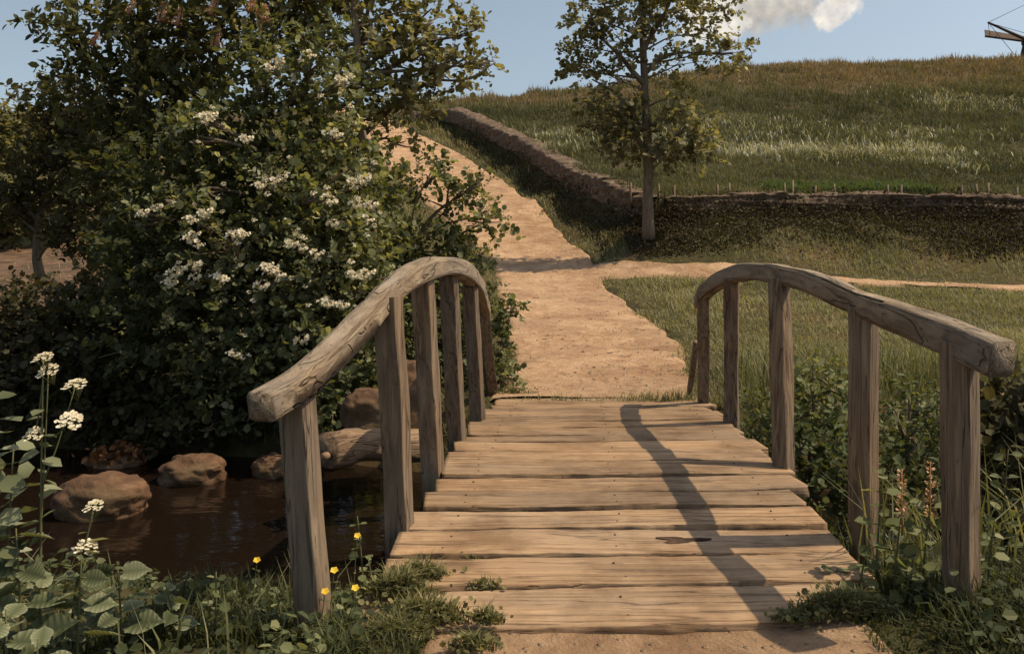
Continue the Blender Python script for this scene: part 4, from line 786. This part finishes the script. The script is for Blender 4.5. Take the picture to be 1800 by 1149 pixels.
# docks / broad weeds on the near bank and right side
WD = [(660, 3.15, .26, 6, .06, 'leafy weed between the nearest left post and the deck'), (610, 2.95, .18, 5, .055, 'leafy weed at the foot of the nearest left post'), (500, 2.95, .22, 5, .06, 'leafy weed left of the nearest left post'), (640, 3.5, .42, 5, .06, 'thin weed with pale leaves against the dark water by the second left post'),
      (470, 2.5, .16, 4, .06, 'leafy weed near the bottom edge below the nearest left post'), (380, 2.9, .28, 5, .06, 'narrow leaved weed standing before the water'), (540, 2.5, .13, 4, .06, 'low leafy weed at the bottom edge by the deck corner')]
for px, y, H, pr, sz, lab in WD: herb('bank_weed', gp(px, 0, y), lab, 'weed', H, pr, sz, ROUND, LEAF_F, (rng.uniform(-.05, .05), 0), 'leaf_weed', 'leafy weeds on the near left bank', s0=.15)
def spike(o):
    n = 60; t = rng.uniform(0, 1, n); a = rng.uniform(0, 6.28, n); r = .012 * (1 - t * .5); H = o['H']; b = MB()
    b.add(*place(ROUND, LEAF_F, np.c_[r * np.cos(a) + .03, r * np.sin(a), H - .06 + t * .22], np.c_[np.cos(a), np.sin(a), .4 + 0 * a], rdir(n), .014, rng.uniform(.2, 1, n))); b.add(*sweep(np.array([(.03, 0, H - .1), (.03, 0, H + .16)]), circ(6), np.array([.004, .002])), attr=.1)
    q = b.build('flower_spike', M['pink']); q.parent = o
RW = [(1572, 3.12, .34, 6, .085, 'weed with a short pink flower spike between the two nearest right posts', True), (1622, 3.12, .36, 7, .085, 'weed with a tall pink flower spike beside the nearest right post', True), (1510, 3.15, .18, 4, .085, 'broad leaved weed hanging over the right deck edge', False), (1460, 3.3, .10, 3, .075, 'low broad leaved weed at the right deck corner', False),
      (1540, 3.3, .50, 6, .085, 'tall leafy weed climbing in front of the second right post', False), (1590, 3.0, .14, 4, .07, 'low weed under the pink spiked ones', False), (1690, 3.6, .55, 8, .08, 'slim weed behind the nearest right post', False), (1760, 3.4, .55, 9, .075, 'fern like weed at the right edge past the nearest right post', False), (1735, 3.05, .30, 6, .06, 'thin pale weed at the right edge in front', False)]
for px, y, H, pr, sz, lab, fl in RW:
    base = gp(px, 0, y); o = empty('tall_weed', base); tag(o, lab, 'weed', 'weeds beside the right rail'); o['H'] = H
    s, l = herb_body(H, pr, sz, ROUND if not 'fern' in lab else LEAF, LEAF_F, (.03, 0), .2, tipsize=.6)
    for b, nm, m in ((s, 'stem', 'stem'), (l, 'leaves', 'leaf_weed')): q = b.build(nm, M[m]); q.parent = o
    if fl: spike(o)
    del o['H']
# shrubs filling the right side of the gully
tree('gully_shrub', gp(1420, 0, 6.6), [W(1420, 880, 6.6), W(1420, 780, 6.6), W(1425, 680, 6.6)] and [(1420, 880, 6.6), (1420, 780, 6.6), (1425, 680, 6.6)], [], [(1400, 720, 6.7, 75, 60, .5, 230, (.2, 1)), (1450, 680, 6.9, 50, 45, .45, 140, (.2, 1.1)), (1440, 800, 6.3, 80, 60, .5, 240, (0, .7)), (1360, 800, 6.3, 50, 60, .4, 120, (0, .7)), (1440, 890, 6, 90, 45, .5, 170, (0, .4))], 'leaf_weed', 'green shrub in the gully seen between the second and third right posts', 'shrub', .055, ROUND, .2, 8, (.02, .008), 'shrubs in the gully', dens=.42, up=.8)
tree('gully_shrub', gp(1600, 0, 6.2), [(1600, 900, 6.2), (1600, 780, 6.2), (1605, 700, 6.2)], [], [(1580, 760, 6.3, 70, 60, .5, 190, (.1, 1)), (1640, 730, 6.4, 60, 50, .5, 150, (0, .8)), (1610, 860, 5.8, 90, 70, .5, 240, (0, .5)), (1700, 820, 5.9, 70, 80, .5, 200, (0, .6))], 'leaf_weed', 'dark green shrub in the gully between the two nearest right posts', 'shrub', .055, LEAF, .22, 9, (.02, .008), 'shrubs in the gully', dens=.42, up=.8)
tree('gully_shrub', gp(1790, 0, 4.6), [(1800, 900, 4.6), (1795, 800, 4.6), (1790, 700, 4.6)], [], [(1790, 740, 4.6, 50, 55, .3, 110, (0, .9)), (1800, 850, 4.4, 50, 70, .35, 120, (0, .7)), (1750, 930, 4.3, 60, 50, .35, 110, (0, .5))], 'leaf_dark', 'dark shrub at the right edge below the handrail end', 'shrub', .06, ROUND, .2, 8, (.02, .008), 'shrubs in the gully')
# scattered debris
b = MB(); n = 420; xy = scatter(n * 4, (8.4, 30)); xy = xy[path_in(xy) > .1][:n]; P = np.c_[xy, height(xy) + .012]
d = rdir(len(P)) * [1, 1, .12]
for p, q in zip(P, d): b.add(*sweep(np.array([p, p + q * rng.uniform(.02, .11)]), circ(3), rng.uniform(.002, .007)))
tag(b.build('path_litter', M['twig'], smooth=False), 'scattered straw and twigs on the sandy path', 'litter', kind='stuff')
b = MB(); n = 240; c = W(205, 798, 7.95); P = c + rng.normal(size=(n, 3)) * [.14, .1, .05]; b.add(*place(LEAF, LEAF_F, P, rdir(n), rdir(n) + [0, 0, .6], rng.uniform(.05, .1, n), rng.uniform(0, 1, n))); tag(b.build('dead_leaves', M['leaf_rust']), 'heap of rusty dead leaves on the low stone by the water', 'leaves', kind='stuff')

b = MB(); xy = scatter(5000, (8.4, 34)); xy = xy[path_in(xy) > .05][:520]; a = circ(6); 
for p in np.c_[xy, height(xy) + .012]:
    q = rng.uniform(.005, .018); e = q * rng.uniform(.7, 1.2, 6)[:, None]; top = np.c_[p[:2] + a * e * .55, np.full(6, p[2] + q * .55)]; bot = np.c_[p[:2] + a * e, np.full(6, p[2] - .01)]
    j = np.arange(6); b.add(np.vstack([bot, top]), [np.arange(6, 12)[None], np.stack([j, (j + 1) % 6, 6 + (j + 1) % 6, 6 + j], 1)])
tag(b.build('pebbles', M['pebble'], smooth=False), 'small stones strewn over the sandy path', 'pebbles', kind='stuff')
# low leaf cover of the near banks
def cover(name, xr, yr, n, size, h, mat, label, lim=.8):
    xy = np.c_[rng.uniform(*xr, n), rng.uniform(*yr, n)]; P3 = np.c_[xy, 0 * xy[:, 0]]; ok = (path_in(xy) < -.04) & (gully(xy) < lim) & (np.abs(xy[:, 0] - xc(xy[:, 1])) > np.where((xy[:, 1] > 2.89), 1.03, 0)) & (vnoise(P3, 2.2, 120, 2) > -.25); xy = xy[ok]; P3 = P3[ok]; n = len(xy)
    P = np.c_[xy, height(xy) + h * rng.uniform(0, 1, n) ** 1.5 * (.6 + .8 * np.maximum(0, vnoise(P3, 1.4, 121, 2) + .3))]; b = MB()
    b.add(*place(ROUND, LEAF_F, P, rdir(n) * [1, 1, .5], rdir(n) * .5 + [0, -.2, 1], size * rng.uniform(.45, 1.3, n), np.clip(.45 + .4 * vnoise(P3, 2, 122, 2) + rng.uniform(-.4, .4, n), 0, 1))); return tag(b.build(name, M[mat], smooth=False), label, 'ground cover', kind='stuff')
cover('ground_cover', (-3.4, -.45), (1.9, 5.4), 4600, .040, .15, 'leaf_cover', 'low leafy weeds mixed with the grass on the near left bank', .9)
cover('ground_cover', (1.2, 4.2), (2.2, 5.2), 4200, .036, .16, 'leaf_cover', 'low leafy weeds mixed with the grass on the near right bank', .9)
def tall_grass(xr, yr, n, h, label, lim=.85):
    xy = np.c_[rng.uniform(*xr, n), rng.uniform(*yr, n)]; P3 = np.c_[xy, 0 * xy[:, 0]]; ok = (path_in(xy) < -.1) & (gully(xy) < lim) & (np.abs(xy[:, 0] - xc(xy[:, 1])) > 1.08) & (vnoise(P3, 1.3, 130, 2) > .0); xy = xy[ok]; n = len(xy)
    return grass('tall_grass', xy, h * rng.uniform(.5, 1.2, n), rng.uniform(.003, .006, n), rng.uniform(.15, .7, n), rng.uniform(.2, 1, n), 'grass_tall', label, 'tall grass')
tall_grass((1.35, 6), (3.2, 9.4), 9000, .62, 'loose tall grass growing in and around the gully right of the bridge', 1.1)
tall_grass((-3.2, -.6), (2.6, 4.9), 900, .30, 'loose tall grass stalks on the near left bank before the water', .95)
# ------------------------------------------------------------------ windmill on the hill
mc = np.array([74.6, 111.0, 18.0]); ML = empty('windmill', mc); tag(ML, 'dark windmill at the right edge of the hill crest', 'windmill')
def mill(b, name, m): return b.build(name, M[m], ML)
b = MB(); oc = circ(8, np.pi / 8); V, fs = sweep(np.array([mc, mc + [0, 0, 6], mc + [0, 0, 12.5]]), oc, np.array([5.4, 4.2, 2.9]), (1, 0, 0)); b.add(V, fs); b.build('tower', M['millwood'], ML, smooth=False)
b = MB(); t = np.linspace(0, 1, 9); ax = norm(np.array([-.72, -.66, .12])); top = mc + [0, 0, 12.4]
b.add(*sweep(np.stack([top + [0, 0, h] for h in 2.6 * np.sin(t * np.pi / 2)]), circ(14), 3.1 * np.maximum(.12, np.cos(t * np.pi / 2)), (1, 0, 0))); mill(b, 'cap', 'millwood')
hub = W(1813, 74, 108.5)
b = MB(); b.add(*sweep(np.array([top + [0, 0, .6], hub, hub + ax * .8]), circ(10), np.array([.4, .4, .45]))); mill(b, 'windshaft', 'millwood')
bt = W(1737, 40, 105.0); b = MB(); b.add(*sweep(np.array([hub, bt]), circ(8), np.array([.26, .13]))); mill(b, 'bowsprit', 'millwood')
lt = W(1721, 63, 108.0); u = norm(lt - hub); shd = norm(bt - hub); v = norm(np.cross(shd, u)); 
if v[2] < 0: v = -v
for k in range(4):
    d = [u, v, -u, -v][k]; e = [v, -u, -v, u][k]; Lg = 6.6
    b = MB(); b.add(*sweep(np.array([hub, hub + d * Lg]), circ(8), np.array([.2, .13]))); so = mill(b, 'sail', 'millwood')
    p = [hub + d * .9 + e * .05, hub + d * Lg + e * .05, hub + d * Lg + e * 1.0, hub + d * .9 + e * .72]; nn = norm(np.cross(d, e)) * .04
    b = MB(); b.add(np.array([q + nn for q in p] + [q - nn for q in p]), [np.array([[0, 1, 2, 3], [7, 6, 5, 4], [0, 4, 5, 1], [1, 5, 6, 2], [2, 6, 7, 3], [3, 7, 4, 0]])]); q = b.build('sail_board', M['sail'], smooth=False); q.parent = so
    b = MB(); b.add(*sweep(np.array([bt, hub + d * Lg * .9]), circ(5), .035)); mill(b, 'stay', 'rope')

# ------------------------------------------------------------------ sky, sun, camera
sv = Vector((.71, .0, 1.1)).normalized(); el = math.asin(sv.z); rot = math.atan2(sv.x, sv.y)
L = bpy.data.lights.new('sun', 'SUN'); L.energy = 4.3; L.angle = R(.5); L.color = (1, .83, .58); lo = bpy.data.objects.new('sun', L); COL.objects.link(lo)
lo.rotation_euler = (-sv).to_track_quat('-Z', 'Y').to_euler(); lo.location = (20, 10, 40)
wd = bpy.data.worlds.new('World'); S.world = wd; wd.use_nodes = True; T = wd.node_tree; T.nodes.clear()
def N(typ, ins=None, **kw):
    x = T.nodes.new(typ)
    for k, v in kw.items(): setattr(x, k, v)
    for k, v in (ins or {}).items():
        if isinstance(v, tuple) and len(v) == 2 and hasattr(v[0], 'bl_idname'): T.links.new(v[0].outputs[v[1]], x.inputs[k])
        else: x.inputs[k].default_value = v
    return x
sky = N('ShaderNodeTexSky', sky_type='NISHITA', sun_disc=False, sun_elevation=el, sun_rotation=rot, altitude=0, air_density=1.0, dust_density=2.2, ozone_density=1.5)
tc = N('ShaderNodeTexCoord'); hs = N('ShaderNodeHueSaturation', {'Hue': .484, 'Saturation': .68, 'Color': (sky, 0)}); col = (hs, 0)
def cdir(px, py): v = W(px, py, 1.0) - [0, 0, EYE]; return tuple(v / np.linalg.norm(v))
n1 = N('ShaderNodeTexNoise', {'Vector': (tc, 'Generated'), 'Scale': 24.0, 'Detail': 8.0, 'Roughness': .62}); n2 = N('ShaderNodeTexNoise', {'Vector': (tc, 'Generated'), 'Scale': 60.0, 'Detail': 5.0, 'Roughness': .6})
for (px, py, sx, sy, br, soft) in [(1300, -4, .07, .028, 1.12, .30), (1370, 8, .062, .026, .84, .36), (1468, 18, .024, .020, 1.38, .16), (1250, 22, .036, .034, 1.35, .16), (1190, 165, .05, .020, 1.0, .3), (1400, -40, .09, .028, 1.0, .3)]:
    d = N('ShaderNodeVectorMath', {0: (tc, 'Generated'), 1: cdir(px, py)}, operation='SUBTRACT'); d2 = N('ShaderNodeVectorMath', {0: (d, 0), 1: (1 / sx, 1 / sx, 1 / sy)}, operation='MULTIPLY'); ln = N('ShaderNodeVectorMath', {0: (d2, 0)}, operation='LENGTH')
    q = N('ShaderNodeMath', {0: (n1, 0), 1: 2.6, 2: -1.3}, operation='MULTIPLY_ADD'); q2 = N('ShaderNodeMath', {0: (ln, 1), 1: (q, 0)}, operation='ADD')
    f = N('ShaderNodeMapRange', {0: (q2, 0), 1: 1.0 + soft, 2: 1.0 - soft, 3: 0.0, 4: .95}); 
    cr = N('ShaderNodeValToRGB', {0: (n2, 0)}); cr.color_ramp.elements[0].position = .3; cr.color_ramp.elements[1].position = .65
    k = 5.2 * br; cr.color_ramp.elements[0].color = (k * .70, k * .68, k * .66, 1); cr.color_ramp.elements[1].color = (k * 1.05, k * .98, k * .86, 1)
    mx = N('ShaderNodeMix', {0: (f, 0)}, data_type='RGBA'); T.links.new(col[0].outputs[col[1]], mx.inputs[6]); T.links.new(cr.outputs[0], mx.inputs[7]); col = (mx, 2)
bg = N('ShaderNodeBackground', {'Color': col, 'Strength': .116}); N('ShaderNodeOutputWorld', {'Surface': (bg, 0)})
cam = bpy.data.cameras.new('camera'); cam.sensor_width = 36; cam.lens = 36 * F / 1800; cam.shift_y = -(574.5 - HOR) / 1800; cam.clip_end = 2000; cam.clip_start = .05
co = bpy.data.objects.new('camera', cam); COL.objects.link(co); co.location = (0, 0, EYE); co.rotation_euler = (math.pi / 2, 0, 0); S.camera = co
S.view_settings.view_transform = 'Standard'; S.view_settings.look = 'None'; S.view_settings.exposure = .20; S.view_settings.gamma = 1
S.cycles.max_bounces = 6; S.cycles.transparent_max_bounces = 4; S.cycles.use_denoising = True
